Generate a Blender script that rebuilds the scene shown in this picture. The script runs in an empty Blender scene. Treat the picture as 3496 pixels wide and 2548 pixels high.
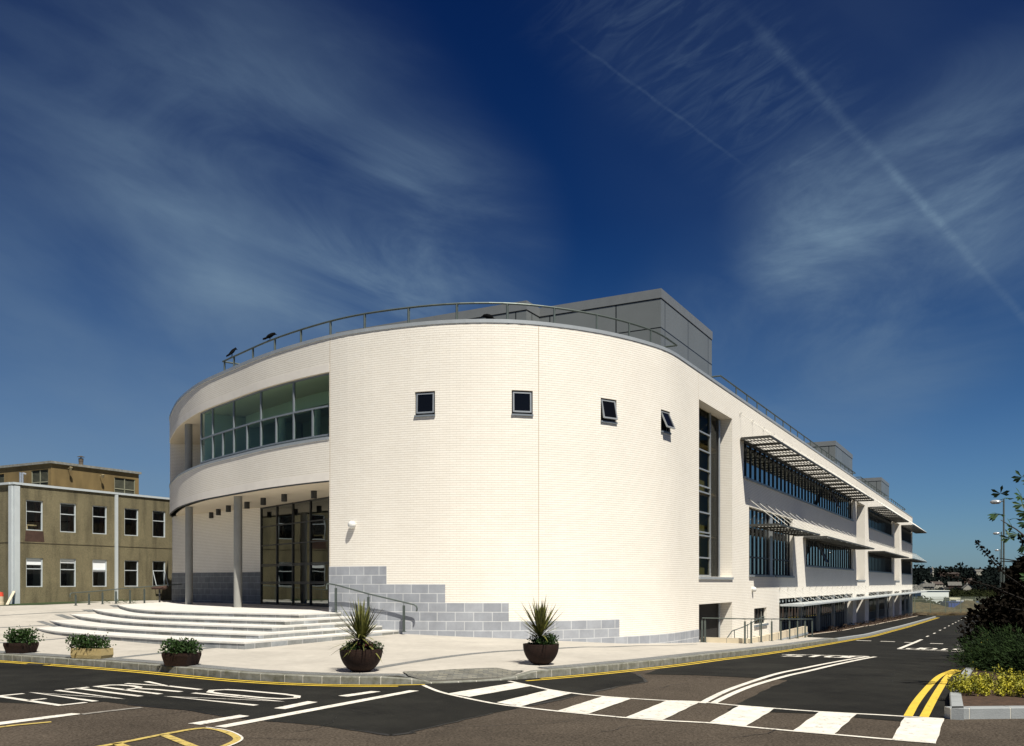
import bpy, bmesh, math, random
import numpy as np
from mathutils import Vector, Matrix, noise as mnoise
from mathutils.geometry import delaunay_2d_cdt
random.seed(7)
sc = bpy.context.scene
COL = sc.collection
R = math.radians
# ------------------------------------------------------------------ camera (eye level is z = 0)
F, CX, HY = 3100.0, 1748.0, 1990.0
cam = bpy.data.cameras.new('camera'); co = bpy.data.objects.new('camera', cam); COL.objects.link(co)
co.location = (0, 0, 0); co.rotation_euler = (R(90), 0, 0)
cam.sensor_width = 36; cam.lens = 36 * F / 3496; cam.shift_y = (HY - 1274) / 3496
cam.clip_start = 0.1; cam.clip_end = 6000
sc.camera = co
# ------------------------------------------------------------------ light
LT = Vector((-0.262, 0.548, -1.0)).normalized()          # direction the sunlight travels
SUNDIR = -LT
elev = math.asin(SUNDIR.z); azim = math.atan2(SUNDIR.x, SUNDIR.y)
sl = bpy.data.lights.new('sun', 'SUN'); sl.energy = 5.0; sl.angle = R(0.5); sl.color = (1.0, 0.95, 0.84)
so = bpy.data.objects.new('sun', sl); COL.objects.link(so)
so.rotation_euler = LT.to_track_quat('-Z', 'Y').to_euler()
sc.view_settings.view_transform = 'Standard'; sc.view_settings.look = 'None'
sc.view_settings.exposure = 0.58; sc.view_settings.gamma = 1

def world():
    w = bpy.data.worlds.new('World'); sc.world = w; w.use_nodes = True
    nt = w.node_tree; N = nt.nodes; L = nt.links; N.clear()
    def nd(t, **k):
        n = N.new(t)
        for a, b in k.items(): setattr(n, a, b)
        return n
    def m(op, a, b=None, c=None, clamp=False):
        n = nd('ShaderNodeMath', operation=op, use_clamp=clamp)
        for i, v in enumerate((a, b, c)):
            if v is None: continue
            if isinstance(v, (int, float)): n.inputs[i].default_value = v
            else: L.new(v, n.inputs[i])
        return n.outputs[0]
    def vm(op, a, b):
        n = nd('ShaderNodeVectorMath', operation=op)
        for i, v in enumerate((a, b)):
            if isinstance(v, tuple): n.inputs[i].default_value = v
            else: L.new(v, n.inputs[i])
        return n
    def mapr(v, a, b, c=0.0, d=1.0, smooth=True):
        n = nd('ShaderNodeMapRange'); n.interpolation_type = 'SMOOTHSTEP' if smooth else 'LINEAR'
        L.new(v, n.inputs[0])
        for i, q in enumerate((a, b, c, d)): n.inputs[i + 1].default_value = q
        return n.outputs[0]
    tc = nd('ShaderNodeTexCoord'); D = vm('NORMALIZE', tc.outputs['Generated'], (0, 0, 0)).outputs[0]
    sky = nd('ShaderNodeTexSky', sky_type='NISHITA', sun_disc=False)
    sky.sun_elevation = elev; sky.sun_rotation = azim
    sky.air_density = 1.0; sky.dust_density = 0.6; sky.ozone_density = 3.0
    sx = nd('ShaderNodeSeparateXYZ'); L.new(D, sx.inputs[0])
    X, Y, Z = sx.outputs
    # polarised, deep upper sky
    rp = nd('ShaderNodeValToRGB'); L.new(mapr(Z, 0.0, 0.62, 0, 1, False), rp.inputs[0])
    e = rp.color_ramp.elements
    e[0].position = 0.0; e[0].color = (0.40, 0.62, 0.86, 1)
    e[1].position = 1.0; e[1].color = (0.016, 0.082, 0.26, 1)
    for p, c in ((0.14, (0.25, 0.46, 0.70, 1)), (0.34, (0.11, 0.28, 0.49, 1)), (0.6, (0.040, 0.145, 0.34, 1))):
        q = e.new(p); q.color = c
    mx = nd('ShaderNodeMix', data_type='RGBA', blend_type='MULTIPLY'); mx.inputs['Factor'].default_value = 1
    L.new(sky.outputs[0], mx.inputs['A']); L.new(rp.outputs[0], mx.inputs['B'])
    base = mx.outputs['Result']
    # cirrus on a flat layer high above
    zc = m('MAXIMUM', Z, 0.04)
    cb = nd('ShaderNodeCombineXYZ'); L.new(m('DIVIDE', X, zc), cb.inputs[0]); L.new(m('DIVIDE', Y, zc), cb.inputs[1])
    def noi(scale, rot, stretch, det=6, rough=0.55, dist=0.0, off=(0, 0, 0)):
        r = nd('ShaderNodeVectorRotate', rotation_type='Y_AXIS'); L.new(D, r.inputs['Vector']); r.inputs['Angle'].default_value = rot
        mp = nd('ShaderNodeMapping'); L.new(r.outputs[0], mp.inputs[0])
        mp.inputs['Scale'].default_value = stretch; mp.inputs['Location'].default_value = off
        n = nd('ShaderNodeTexNoise'); L.new(mp.outputs[0], n.inputs['Vector'])
        n.inputs['Scale'].default_value = scale; n.inputs['Detail'].default_value = det
        n.inputs['Roughness'].default_value = rough; n.inputs['Distortion'].default_value = dist
        return n.outputs[0]
    def dirpx(u, v): return Vector(((u - CX) / F, 1, (HY - v) / F)).normalized()
    def plane(p, q): return dirpx(*p).cross(dirpx(*q)).normalized()
    wob = m('MULTIPLY', m('SUBTRACT', noi(22.0, .3, (1, 1, 1), 6, .6, .5), .5), .0075)
    def streak(p, q, width, soft, side=0.0):   # great-circle band
        n = plane(p, q); d = m('ADD', vm('DOT_PRODUCT', D, tuple(n)).outputs['Value'], wob)
        if side: d = m('SUBTRACT', d, side)
        return mapr(m('ABSOLUTE', d), width + soft, width * 0.2, 0, 1)
    def blob(u, v, r0, r1):                   # soft region round a direction
        d = vm('DOT_PRODUCT', D, tuple(dirpx(u, v))).outputs['Value']
        return mapr(d, math.cos(r1), math.cos(r0), 0, 1)
    veil = mapr(noi(2.4, R(-14), (1, 1, 2.3), 6, 0.50, 0.35, (2.3, 0.4, 0)), 0.30, 0.78)
    wisp = mapr(noi(4.2, R(-16), (1, 1, 2.8), 11, 0.62, 0.6, (0.6, 0, 1.3)), 0.36, 0.80)
    wisp2 = mapr(noi(3.6, R(16), (1, 1, 2.6), 11, 0.64, 0.9, (4.1, 0, .3)), 0.36, 0.80)
    rip = mapr(noi(15.0, R(26), (1, 1, 4.5), 7, 0.62, 1.1), 0.38, 0.78)
    soft = mapr(noi(1.3, 0.0, (1, 1, 1.4), 3, 0.5, 0.2, (7.0, 0, 0)), 0.25, 0.75)
    def mad(a_, ka, b_, kb): return m('ADD', m('MULTIPLY', a_, ka), m('MULTIPLY', b_, kb))
    reg = [
        (m('MULTIPLY', blob(250, 780, .0, .34), mad(veil, .8, wisp, .3)), .62),
        (m('MULTIPLY', blob(1000, 760, .0, .24), mad(veil, .6, wisp, .6)), .55),
        (m('MULTIPLY', blob(1500, 850, .0, .15), mad(soft, .5, wisp, .8)), .55),
        (m('MULTIPLY', blob(1250, 990, .0, .13), mad(soft, .3, wisp, 1.0)), .60),
        (m('MULTIPLY', blob(150, 1400, .0, .34), mad(soft, .7, veil, .5)), .85),
        (m('MULTIPLY', blob(2780, 760, .0, .10), mad(soft, .6, wisp2, .9)), .75),
        (m('MULTIPLY', blob(3080, 900, .0, .17), mad(veil, .5, wisp2, .9)), .75),
        (m('MULTIPLY', blob(3420, 560, .0, .13), mad(soft, .4, wisp2, .9)), .60),
        (m('MULTIPLY', blob(2620, 1330, .0, .20), mad(soft, .5, wisp, .8)), .55),
        (m('MULTIPLY', blob(350, 200, .0, .32), mad(veil, .6, soft, .3)), .22),
        (m('MULTIPLY', blob(3000, 150, .0, .32), mad(veil, .6, soft, .3)), .26),
    ]
    band = m('MULTIPLY', streak((2150, 0), (2900, 620), 0.05, 0.05), m('MULTIPLY', blob(2380, 400, .08, .25), mad(rip, .75, soft, .35)))
    reg.append((band, 0.34))
    brk = m('MULTIPLY', mapr(noi(9.0, 0.2, (1, 1, 1), 5, .65), 0.32, 0.62, 0.15, 1), mapr(noi(60.0, R(26), (1, 1, 3), 5, .7, 1.0), .25, .7, .4, 1.2))
    c1 = m('MULTIPLY', m('MULTIPLY', streak((2090, 235), (2620, 620), 0.0003, 0.0020), blob(2250, 330, .05, .12)), brk)
    c2 = m('MULTIPLY', m('MULTIPLY', streak((2620, 130), (3140, 690), 0.0005, 0.0075), blob(2950, 480, .05, .19)), brk)
    c3 = m('MULTIPLY', m('MULTIPLY', streak((3140, 690), (3496, 1085), 0.0004, 0.0055), blob(3350, 920, .09, .18)), brk)
    reg += [(c1, .20), (c2, .24), (c3, .30)]
    tot = None
    for s_, k in reg:
        t = m('MULTIPLY', s_, k); tot = t if tot is None else m('ADD', tot, t)
    low = mapr(Z, 0.0, 0.34, 0.52, 0.0)          # thin horizon haze
    fac = m('MULTIPLY', tot, 0.54, clamp=True)
    mc = nd('ShaderNodeMix', data_type='RGBA'); L.new(fac, mc.inputs['Factor'])
    L.new(base, mc.inputs['A']); mc.inputs['B'].default_value = (1.65, 2.55, 3.6, 1)
    mh = nd('ShaderNodeMix', data_type='RGBA'); L.new(m('MULTIPLY', low, mapr(X, -0.7, 0.55, 1.0, 0.35)), mh.inputs['Factor'])
    L.new(mc.outputs['Result'], mh.inputs['A']); mh.inputs['B'].default_value = (1.9, 2.6, 3.4, 1)
    bg = nd('ShaderNodeBackground'); bg.inputs[1].default_value = 0.066
    L.new(mh.outputs['Result'], bg.inputs[0])
    out = nd('ShaderNodeOutputWorld'); L.new(bg.outputs[0], out.inputs[0])
world()

# ------------------------------------------------------------------ materials
MT = {}
def mat(name, col, rough=0.7, var=0.0, vscale=4.0, bump=0.0, bscale=60.0, metal=0.0, spec=0.4, col2=None, streak=0.0, detail=5, coord='Object', big=0.0, bigscale=0.35, wear=0.0, wearcol=(.05, .042, .034)):
    if name in MT: return MT[name]
    m = bpy.data.materials.new(name); m.use_nodes = True; MT[name] = m
    nt = m.node_tree; N = nt.nodes; L = nt.links; b = N['Principled BSDF']
    b.inputs['Roughness'].default_value = rough; b.inputs['Metallic'].default_value = metal
    b.inputs['Specular IOR Level'].default_value = spec
    b.inputs['Base Color'].default_value = (*col, 1)
    tc = N.new('ShaderNodeTexCoord'); src = tc.outputs[coord]
    last = None
    if var or col2:
        n = N.new('ShaderNodeTexNoise'); n.inputs['Scale'].default_value = vscale; n.inputs['Detail'].default_value = detail
        n.inputs['Roughness'].default_value = 0.62
        L.new(src, n.inputs['Vector'])
        r = N.new('ShaderNodeValToRGB'); L.new(n.outputs[0], r.inputs[0])
        r.color_ramp.elements[0].position = 0.32; r.color_ramp.elements[1].position = 0.70
        c2 = col2 if col2 else tuple(min(1, c * (1 + var)) for c in col)
        c1 = tuple(c * (1 - var) for c in col)
        r.color_ramp.elements[0].color = (*c1, 1); r.color_ramp.elements[1].color = (*c2, 1)
        last = r.outputs[0]
    if streak:
        mp = N.new('ShaderNodeMapping'); mp.inputs['Scale'].default_value = (1.3, 1.3, 0.16); L.new(src, mp.inputs[0])
        n = N.new('ShaderNodeTexNoise'); n.inputs['Scale'].default_value = 1.6; n.inputs['Detail'].default_value = 6; L.new(mp.outputs[0], n.inputs['Vector'])
        r = N.new('ShaderNodeMapRange'); L.new(n.outputs[0], r.inputs[0]); r.inputs[1].default_value = .45; r.inputs[2].default_value = .72
        r.inputs[3].default_value = 1; r.inputs[4].default_value = 1 - streak
        x = N.new('ShaderNodeMix'); x.data_type = 'RGBA'; x.blend_type = 'MULTIPLY'; x.inputs['Factor'].default_value = 1
        if last: L.new(last, x.inputs['A'])
        else: x.inputs['A'].default_value = (*col, 1)
        cc = N.new('ShaderNodeCombineColor'); [L.new(r.outputs[0], cc.inputs[i]) for i in range(3)]
        L.new(cc.outputs[0], x.inputs['B']); last = x.outputs['Result']
    def mul(fac_out):
        nonlocal last
        x = N.new('ShaderNodeMix'); x.data_type = 'RGBA'; x.blend_type = 'MULTIPLY'; x.inputs['Factor'].default_value = 1
        if last: L.new(last, x.inputs['A'])
        else: x.inputs['A'].default_value = (*col, 1)
        cc = N.new('ShaderNodeCombineColor'); [L.new(fac_out, cc.inputs[i]) for i in range(3)]
        L.new(cc.outputs[0], x.inputs['B']); last = x.outputs['Result']
    if big:
        n = N.new('ShaderNodeTexNoise'); n.inputs['Scale'].default_value = bigscale; n.inputs['Detail'].default_value = 8; n.inputs['Roughness'].default_value = .68; n.inputs['Distortion'].default_value = .4; L.new(src, n.inputs['Vector'])
        r = N.new('ShaderNodeMapRange'); L.new(n.outputs[0], r.inputs[0]); r.inputs[1].default_value = .3; r.inputs[2].default_value = .72; r.inputs[3].default_value = 1 - big; r.inputs[4].default_value = 1 + big
        mul(r.outputs[0])
    if wear:
        n = N.new('ShaderNodeTexNoise'); n.inputs['Scale'].default_value = 9; n.inputs['Detail'].default_value = 10; n.inputs['Roughness'].default_value = .78; L.new(src, n.inputs['Vector'])
        r = N.new('ShaderNodeMapRange'); L.new(n.outputs[0], r.inputs[0]); r.inputs[1].default_value = .62 - wear * .2; r.inputs[2].default_value = .70 - wear * .1
        x = N.new('ShaderNodeMix'); x.data_type = 'RGBA'; L.new(r.outputs[0], x.inputs['Factor'])
        if last: L.new(last, x.inputs['A'])
        else: x.inputs['A'].default_value = (*col, 1)
        x.inputs['B'].default_value = (*wearcol, 1); last = x.outputs['Result']
    if last: L.new(last, b.inputs['Base Color'])
    if bump:
        n = N.new('ShaderNodeTexNoise'); n.inputs['Scale'].default_value = bscale; n.inputs['Detail'].default_value = 3; L.new(src, n.inputs['Vector'])
        bp = N.new('ShaderNodeBump'); bp.inputs['Strength'].default_value = bump; bp.inputs['Distance'].default_value = 0.02
        L.new(n.outputs[0], bp.inputs['Height']); L.new(bp.outputs[0], b.inputs['Normal'])
    return m

def brickmat(name, c1, c2, mortar, bw, bh, ms, rough=0.8, bump=0.3, off=0.5, blot=0.06, coord='UV', smooth=0.1, blotscale=0.6, usc=1.0):
    m = bpy.data.materials.new(name); m.use_nodes = True; MT[name] = m
    nt = m.node_tree; N = nt.nodes; L = nt.links; b = N['Principled BSDF']
    b.inputs['Roughness'].default_value = rough; b.inputs['Specular IOR Level'].default_value = 0.3
    tc = N.new('ShaderNodeTexCoord')
    t = N.new('ShaderNodeTexBrick'); mpg = N.new('ShaderNodeMapping'); mpg.inputs['Scale'].default_value = (usc, 1, 1); L.new(tc.outputs[coord], mpg.inputs[0]); L.new(mpg.outputs[0], t.inputs['Vector']); bw = bw * usc
    t.inputs['Scale'].default_value = 1; t.inputs['Brick Width'].default_value = bw; t.inputs['Row Height'].default_value = bh
    t.inputs['Mortar Size'].default_value = ms; t.inputs['Mortar Smooth'].default_value = smooth; t.offset = off
    t.inputs['Color1'].default_value = (*c1, 1); t.inputs['Color2'].default_value = (*c2, 1); t.inputs['Mortar'].default_value = (*mortar, 1)
    n = N.new('ShaderNodeTexNoise'); n.inputs['Scale'].default_value = blotscale; n.inputs['Detail'].default_value = 7; n.inputs['Roughness'].default_value = .65
    L.new(tc.outputs['Object'], n.inputs['Vector'])
    r = N.new('ShaderNodeMapRange'); L.new(n.outputs[0], r.inputs[0]); r.inputs[1].default_value = .3; r.inputs[2].default_value = .7
    r.inputs[3].default_value = 1 - blot; r.inputs[4].default_value = 1 + blot
    cc = N.new('ShaderNodeCombineColor'); [L.new(r.outputs[0], cc.inputs[i]) for i in range(3)]
    x = N.new('ShaderNodeMix'); x.data_type = 'RGBA'; x.blend_type = 'MULTIPLY'; x.inputs['Factor'].default_value = 1
    L.new(t.outputs['Color'], x.inputs['A']); L.new(cc.outputs[0], x.inputs['B']); L.new(x.outputs['Result'], b.inputs['Base Color'])
    if bump:
        bp = N.new('ShaderNodeBump'); bp.invert = True; bp.inputs['Strength'].default_value = bump; bp.inputs['Distance'].default_value = 0.01
        L.new(t.outputs['Fac'], bp.inputs['Height']); L.new(bp.outputs[0], b.inputs['Normal'])
    return m

def glassmat(name, tint, refl=0.0, rough=0.0, wob=0.0, k=1.6):
    m = bpy.data.materials.new(name); m.use_nodes = True; MT[name] = m
    nt = m.node_tree; N = nt.nodes; L = nt.links; N.remove(N['Principled BSDF'])
    tr = N.new('ShaderNodeBsdfTransparent'); tr.inputs[0].default_value = (*tint, 1)
    g = N.new('ShaderNodeBsdfGlossy'); g.inputs['Roughness'].default_value = rough; g.inputs[0].default_value = (.9, .95, .95, 1)
    fr = N.new('ShaderNodeFresnel'); fr.inputs[0].default_value = 1.52
    ad = N.new('ShaderNodeMath'); ad.operation = 'MULTIPLY_ADD'; ad.use_clamp = True; ad.inputs[1].default_value = k; ad.inputs[2].default_value = refl
    L.new(fr.outputs[0], ad.inputs[0])
    mx = N.new('ShaderNodeMixShader'); L.new(ad.outputs[0], mx.inputs[0]); L.new(tr.outputs[0], mx.inputs[1]); L.new(g.outputs[0], mx.inputs[2])
    if wob:
        tc = N.new('ShaderNodeTexCoord'); n = N.new('ShaderNodeTexNoise'); n.inputs['Scale'].default_value = 1.1; n.inputs['Detail'].default_value = 1
        L.new(tc.outputs['Object'], n.inputs['Vector']); bp = N.new('ShaderNodeBump'); bp.inputs['Strength'].default_value = wob; bp.inputs['Distance'].default_value = .05
        L.new(n.outputs[0], bp.inputs['Height']); L.new(bp.outputs[0], g.inputs['Normal'])
    L.new(mx.outputs[0], N['Material Output'].inputs[0])
    return m

brick = brickmat('white_brick', (.81, .77, .695), (.785, .74, .66), (.46, .41, .345), .225, .075, .0055, bump=.25, blot=.035, usc=3.0)
block = brickmat('grey_block', (.33, .345, .375), (.265, .28, .31), (.52, .53, .54), .60, .30, .012, bump=.3, blot=.14, blotscale=2.2)
cream = mat('cream_band', (.78, .735, .67), .8, .04, 2.0, .1, 90)
render_soffit = mat('soffit_render', (.62, .54, .42), .8, .03, 1.0)
coping_m = mat('coping_metal', (.38, .405, .42), .45, .06, 2.0, metal=.3)
steel = mat('painted_steel', (.16, .20, .20), .45, .1, 3.0, metal=.3)
steel_l = mat('light_steel', (.36, .38, .39), .4, .08, 3.0, metal=.5)
frame_m = mat('window_frame_grey', (.20, .225, .25), .45, .05, 2.0, metal=.2)
dframe = mat('dark_frame', (.035, .035, .035), .5, .1, 2.0)
column_m = mat('concrete_column', (.27, .268, .25), .75, .07, 2.5, .08, 70)
clad = brickmat('louvre_cladding', (.27, .27, .262), (.24, .24, .235), (.42, .42, .41), 1.2, .16, .010, bump=.5, off=0.0, blot=.06, rough=.5)
panel = brickmat('plant_panel', (.15, .162, .165), (.138, .15, .153), (.010, .012, .013), 3.3, 1.28, .028, bump=.3, off=0.0, blot=.05, rough=.38)
blackm = mat('dark_interior', (.012, .011, .01), .9)
interior = mat('interior_wall', (.68, .70, .60), .9)
brown_road = mat('brown_tarmac', (.021, .0158, .0105), .92, .0, 28.0, .8, 45, col2=(.105, .085, .066), spec=.15, detail=12, big=.30, bigscale=.5)
dark_tar = mat('black_tarmac', (.0085, .0084, .0073), .9, .25, .8, .5, 70, spec=.15, col2=(.019, .0185, .0155), detail=8, big=.35, bigscale=.45)
pave = mat('pale_paving', (.385, .358, .315), .85, .07, 5.0, .15, 40, detail=9, big=.13, bigscale=.7)
band_m = brickmat('grey_sett', (.145, .15, .15), (.105, .11, .11), (.20, .20, .19), .22, .11, .008, coord='Object', blot=.2, bump=.3)
tactile = brickmat('mixed_sett', (.19, .18, .145), (.11, .11, .10), (.10, .10, .09), .20, .12, .012, coord='Object', blot=.35, bump=.5, blotscale=3)
kerb_m = mat('kerb_granite', (.10, .10, .072), .8, .0, 5, .3, 50, col2=(.24, .24, .215), detail=8)
kerb_l = mat('kerb_concrete', (.25, .265, .27), .8, .1, 3, .2, 50)
joint_m = mat('pale_mortar', (.50, .48, .42), .9)
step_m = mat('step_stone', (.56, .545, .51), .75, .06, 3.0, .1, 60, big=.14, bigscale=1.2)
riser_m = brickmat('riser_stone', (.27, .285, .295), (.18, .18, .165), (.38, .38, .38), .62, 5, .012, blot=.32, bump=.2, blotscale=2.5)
white_p = mat('white_road_paint', (.62, .585, .52), .8, .12, 5.0, .35, 60, detail=9, big=.10, bigscale=1.5, wear=.35)
yellow_p = mat('yellow_road_paint', (.60, .42, .045), .7, .12, 6.0, .3, 60, detail=9, wear=.2)
yellow_f = mat('worn_yellow_paint', (.48, .36, .10), .8, .2, 9.0, .3, 60, detail=9, wear=.6)
pebble = mat('pebbledash', (.112, .096, .056), .9, .0, 22, 1.0, 32, big=.22, bigscale=.6, col2=(.205, .178, .104), streak=.5, detail=10)
ochre = mat('ochre_render', (.17, .12, .05), .9, .12, 1.0, .2, 40, streak=.35)
rust = mat('rusty_brown', (.055, .03, .022), .9, .3, 3.0)
white_m = mat('white_paint', (.43, .47, .49), .6, .04, 3.0)
felt = mat('roof_felt', (.20, .20, .18), .8, .3, 5.0)
black_gl = mat('dark_glass', (.004, .004, .004), .04, spec=.35)
redc = mat('red_curtain', (.09, .012, .008), .9)
terra = mat('brown_aggregate', (.008, .0042, .003), .8, .0, 45, .7, 60, col2=(.038, .018, .012), detail=6, spec=.25)
sandm = mat('sand_concrete', (.36, .28, .13), .85, .15, 5, .4, 50)
soil = mat('soil', (.05, .028, .016), .95, .4, 7, .6, 30)
leafd = mat('leaf_dark', (.010, .026, .007), .6, .0, 5, col2=(.040, .080, .018), spec=.2)
leafy = mat('leaf_cordyline', (.016, .030, .006), .5, .0, 9, col2=(.20, .19, .045))
leafyel = mat('leaf_golden', (.05, .075, .008), .6, .0, 5, col2=(.50, .44, .025))
leafj = mat('leaf_juniper', (.006, .013, .004), .8, .0, 4, col2=(.022, .045, .009), spec=.15)
leafp = mat('leaf_copper', (.0045, .0035, .003), .9, .0, 4, col2=(.011, .009, .006), spec=.03)
leafc = mat('leaf_chestnut', (.010, .028, .006), .6, .0, 3, col2=(.03, .075, .014))
bark = mat('bark', (.05, .04, .03), .9, .3, 8)
grass_m = mat('grass_blade', (.02, .05, .008), .8, .3, 3, col2=(.07, .13, .02))
earth = mat('bare_earth', (.030, .020, .008), .95, .25, 1.5, .8, 8, col2=(.10, .07, .028))
farwood = mat('far_foliage', (.0035, .0055, .006), .95, .0, .3, col2=(.011, .016, .013), spec=.05)
galv = mat('galvanised_steel', (.10, .12, .11), .5, .1, 3, metal=.4)
glass_up = glassmat('tinted_glass', (.66, .84, .75), .0, k=.38)
glass_st = glassmat('stair_glass', (.50, .50, .36), .0, k=.14)
glass_en = glassmat('entrance_glass', (.10, .12, .10), .06, wob=.04)
glass_rb = glassmat('ribbon_glass', (.02, .025, .03), .05)
bird_m = mat('black_feather', (.003, .003, .0035), .9, spec=.05)

# ------------------------------------------------------------------ mesh helpers
def tag(o, label=None, cat=None, group=None, kind=None):
    if label: o['label'] = label
    if cat: o['category'] = cat
    if group: o['group'] = group
    if kind: o['kind'] = kind
    return o
def empty(name, loc=(0, 0, 0), rz=0.0):
    o = bpy.data.objects.new(name, None); COL.objects.link(o); o.location = loc; o.rotation_euler = (0, 0, rz); o.empty_display_size = .2
    return o
class MB:
    def __init__(s): s.v = []; s.f = []; s.uv = []; s.mi = []; s.cur = 0
    def quad(s, pts, uv=None):
        b = len(s.v); s.v += [tuple(p) for p in pts]; s.f.append(tuple(range(b, b + len(pts)))); s.mi.append(s.cur)
        s.uv.append(uv if uv else [(p[0], p[1]) for p in pts])
    def box(s, c, e, ax=None, bev=0):           # centre, half extents, axes
        ax = ax or (Vector((1, 0, 0)), Vector((0, 1, 0)), Vector((0, 0, 1)))
        c = Vector(c); P = {}
        for i in (-1, 1):
            for j in (-1, 1):
                for k in (-1, 1): P[i, j, k] = c + ax[0] * (e[0] * i) + ax[1] * (e[1] * j) + ax[2] * (e[2] * k)
        for q, a, b2 in (([(-1, -1, -1), (1, -1, -1), (1, -1, 1), (-1, -1, 1)], 0, 2), ([(1, 1, -1), (-1, 1, -1), (-1, 1, 1), (1, 1, 1)], 0, 2),
                  ([(-1, 1, -1), (-1, -1, -1), (-1, -1, 1), (-1, 1, 1)], 1, 2), ([(1, -1, -1), (1, 1, -1), (1, 1, 1), (1, -1, 1)], 1, 2),
                  ([(-1, -1, 1), (1, -1, 1), (1, 1, 1), (-1, 1, 1)], 0, 1), ([(-1, 1, -1), (1, 1, -1), (1, -1, -1), (-1, -1, -1)], 0, 1)):
            s.quad([P[k] for k in q], [(k[a] * e[a], k[b2] * e[b2]) for k in q])
    def bar(s, a, b, r, n=8, r2=None, cap=True):
        a, b = Vector(a), Vector(b); d = (b - a)
        if d.length < 1e-6: return
        d.normalize(); h = Vector((0, 0, 1)) if abs(d.z) < .95 else Vector((1, 0, 0))
        x = d.cross(h).normalized(); y = d.cross(x); r2 = r if r2 is None else r2
        A = [a + (x * math.cos(t) + y * math.sin(t)) * r for t in [2 * math.pi * i / n for i in range(n)]]
        B = [b + (x * math.cos(t) + y * math.sin(t)) * r2 for t in [2 * math.pi * i / n for i in range(n)]]
        for i in range(n):
            j = (i + 1) % n; s.quad([A[i], A[j], B[j], B[i]])
        if cap: s.quad(A[::-1]); s.quad(B)
    def tube(s, pts, r, n=8):
        for i in range(len(pts) - 1): s.bar(pts[i], pts[i + 1], r if not isinstance(r, list) else r[i], n, None if not isinstance(r, list) else r[i + 1])
    def rbar(s, a, b, w, h):                   # rectangular bar, w across, h in z-ish
        a, b = Vector(a), Vector(b); d = b - a; l = d.length; d.normalize()
        up = Vector((0, 0, 1)) if abs(d.z) < .9 else Vector((0, 1, 0))
        x = d.cross(up).normalized(); y = x.cross(d)
        s.box((a + b) / 2, (l / 2, w / 2, h / 2), (d, x, y))
    def lathe(s, prof, c, n=32):
        c = Vector(c)
        for i in range(len(prof) - 1):
            (r0, z0), (r1, z1) = prof[i], prof[i + 1]
            for k in range(n):
                t0, t1 = 2 * math.pi * k / n, 2 * math.pi * (k + 1) / n
                s.quad([c + Vector((r0 * math.cos(t0), r0 * math.sin(t0), z0)), c + Vector((r0 * math.cos(t1), r0 * math.sin(t1), z0)),
                        c + Vector((r1 * math.cos(t1), r1 * math.sin(t1), z1)), c + Vector((r1 * math.cos(t0), r1 * math.sin(t0), z1))])
    def build(s, name, m, parent=None, smooth=False, merge=False):
        me = bpy.data.meshes.new(name); me.from_pydata(s.v, [], s.f); me.update()
        l = me.uv_layers.new(name='UVMap'); fl = [c for f in s.uv for c in f]
        l.data.foreach_set('uv', [x for c in fl for x in c])
        ms = m if isinstance(m, (list, tuple)) else [m]
        for q in ms: me.materials.append(q)
        if len(ms) > 1: me.polygons.foreach_set('material_index', s.mi)
        if merge or smooth:
            bm = bmesh.new(); bm.from_mesh(me); bmesh.ops.remove_doubles(bm, verts=bm.verts, dist=1e-4)
            bmesh.ops.recalc_face_normals(bm, faces=bm.faces); bm.to_mesh(me); bm.free()
        if smooth:
            me.polygons.foreach_set('use_smooth', [True] * len(me.polygons))
            if hasattr(me, 'set_sharp_from_angle'): me.set_sharp_from_angle(angle=R(40))
        o = bpy.data.objects.new(name, me); COL.objects.link(o)
        if parent:
            o.parent = parent
            if parent.location.length or parent.rotation_euler.z:
                pm = Matrix.LocRotScale(parent.location, parent.rotation_euler, None)
                q = parent.parent
                if q: pm = Matrix.LocRotScale(q.location, q.rotation_euler, None) @ pm
                o.matrix_parent_inverse = Matrix(); me.transform(pm.inverted())
            elif parent.parent and parent.parent.location.length:
                q = parent.parent; me.transform(Matrix.LocRotScale(q.location, q.rotation_euler, None).inverted())
        return o
def copy_tree(o, parent=None):
    c = o.copy(); COL.objects.link(c); c.parent = parent
    for ch in list(o.children): copy_tree(ch, c)
    return c

# ------------------------------------------------------------------ where things stand
D1 = Vector((.4787, .8780)); D2 = Vector((-.8780, .4787))      # along the long wing / into the building
def lerp_tab(x, tab):
    if x <= tab[0][0]: return tab[0][1]
    for (a, p), (b, q) in zip(tab, tab[1:]):
        if x <= b: return p + (q - p) * (x - a) / (b - a)
    return tab[-1][1]
HT = [(18, -1.97), (22, -2.02), (25, -2.10), (29, -2.235), (35, -2.50), (47, -2.90), (59, -3.28), (80, -3.62), (128, -4.24), (160, -4.5)]
def road_h(x, y):
    s = x * D1.x + y * D1.y
    return sum(lerp_tab(s + o, HT) for o in (-2, -1, 0, 1, 2)) / 5
def ground_pt(u, v, hf=road_h, dz=0.0):        # where the ray of a measured point meets the ground
    a, b = 4.0, 400.0; cx = (u - CX) / F; cz = (HY - v) / F
    g = lambda Y: cz * Y - hf(cx * Y, Y) - dz
    for _ in range(50):
        m_ = (a + b) / 2
        if g(m_) > 0: a = m_
        else: b = m_
    return Vector((cx * a, a))
def at(u, Y, z=0.0): return Vector(((u - CX) / F * Y, Y, z))
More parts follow.
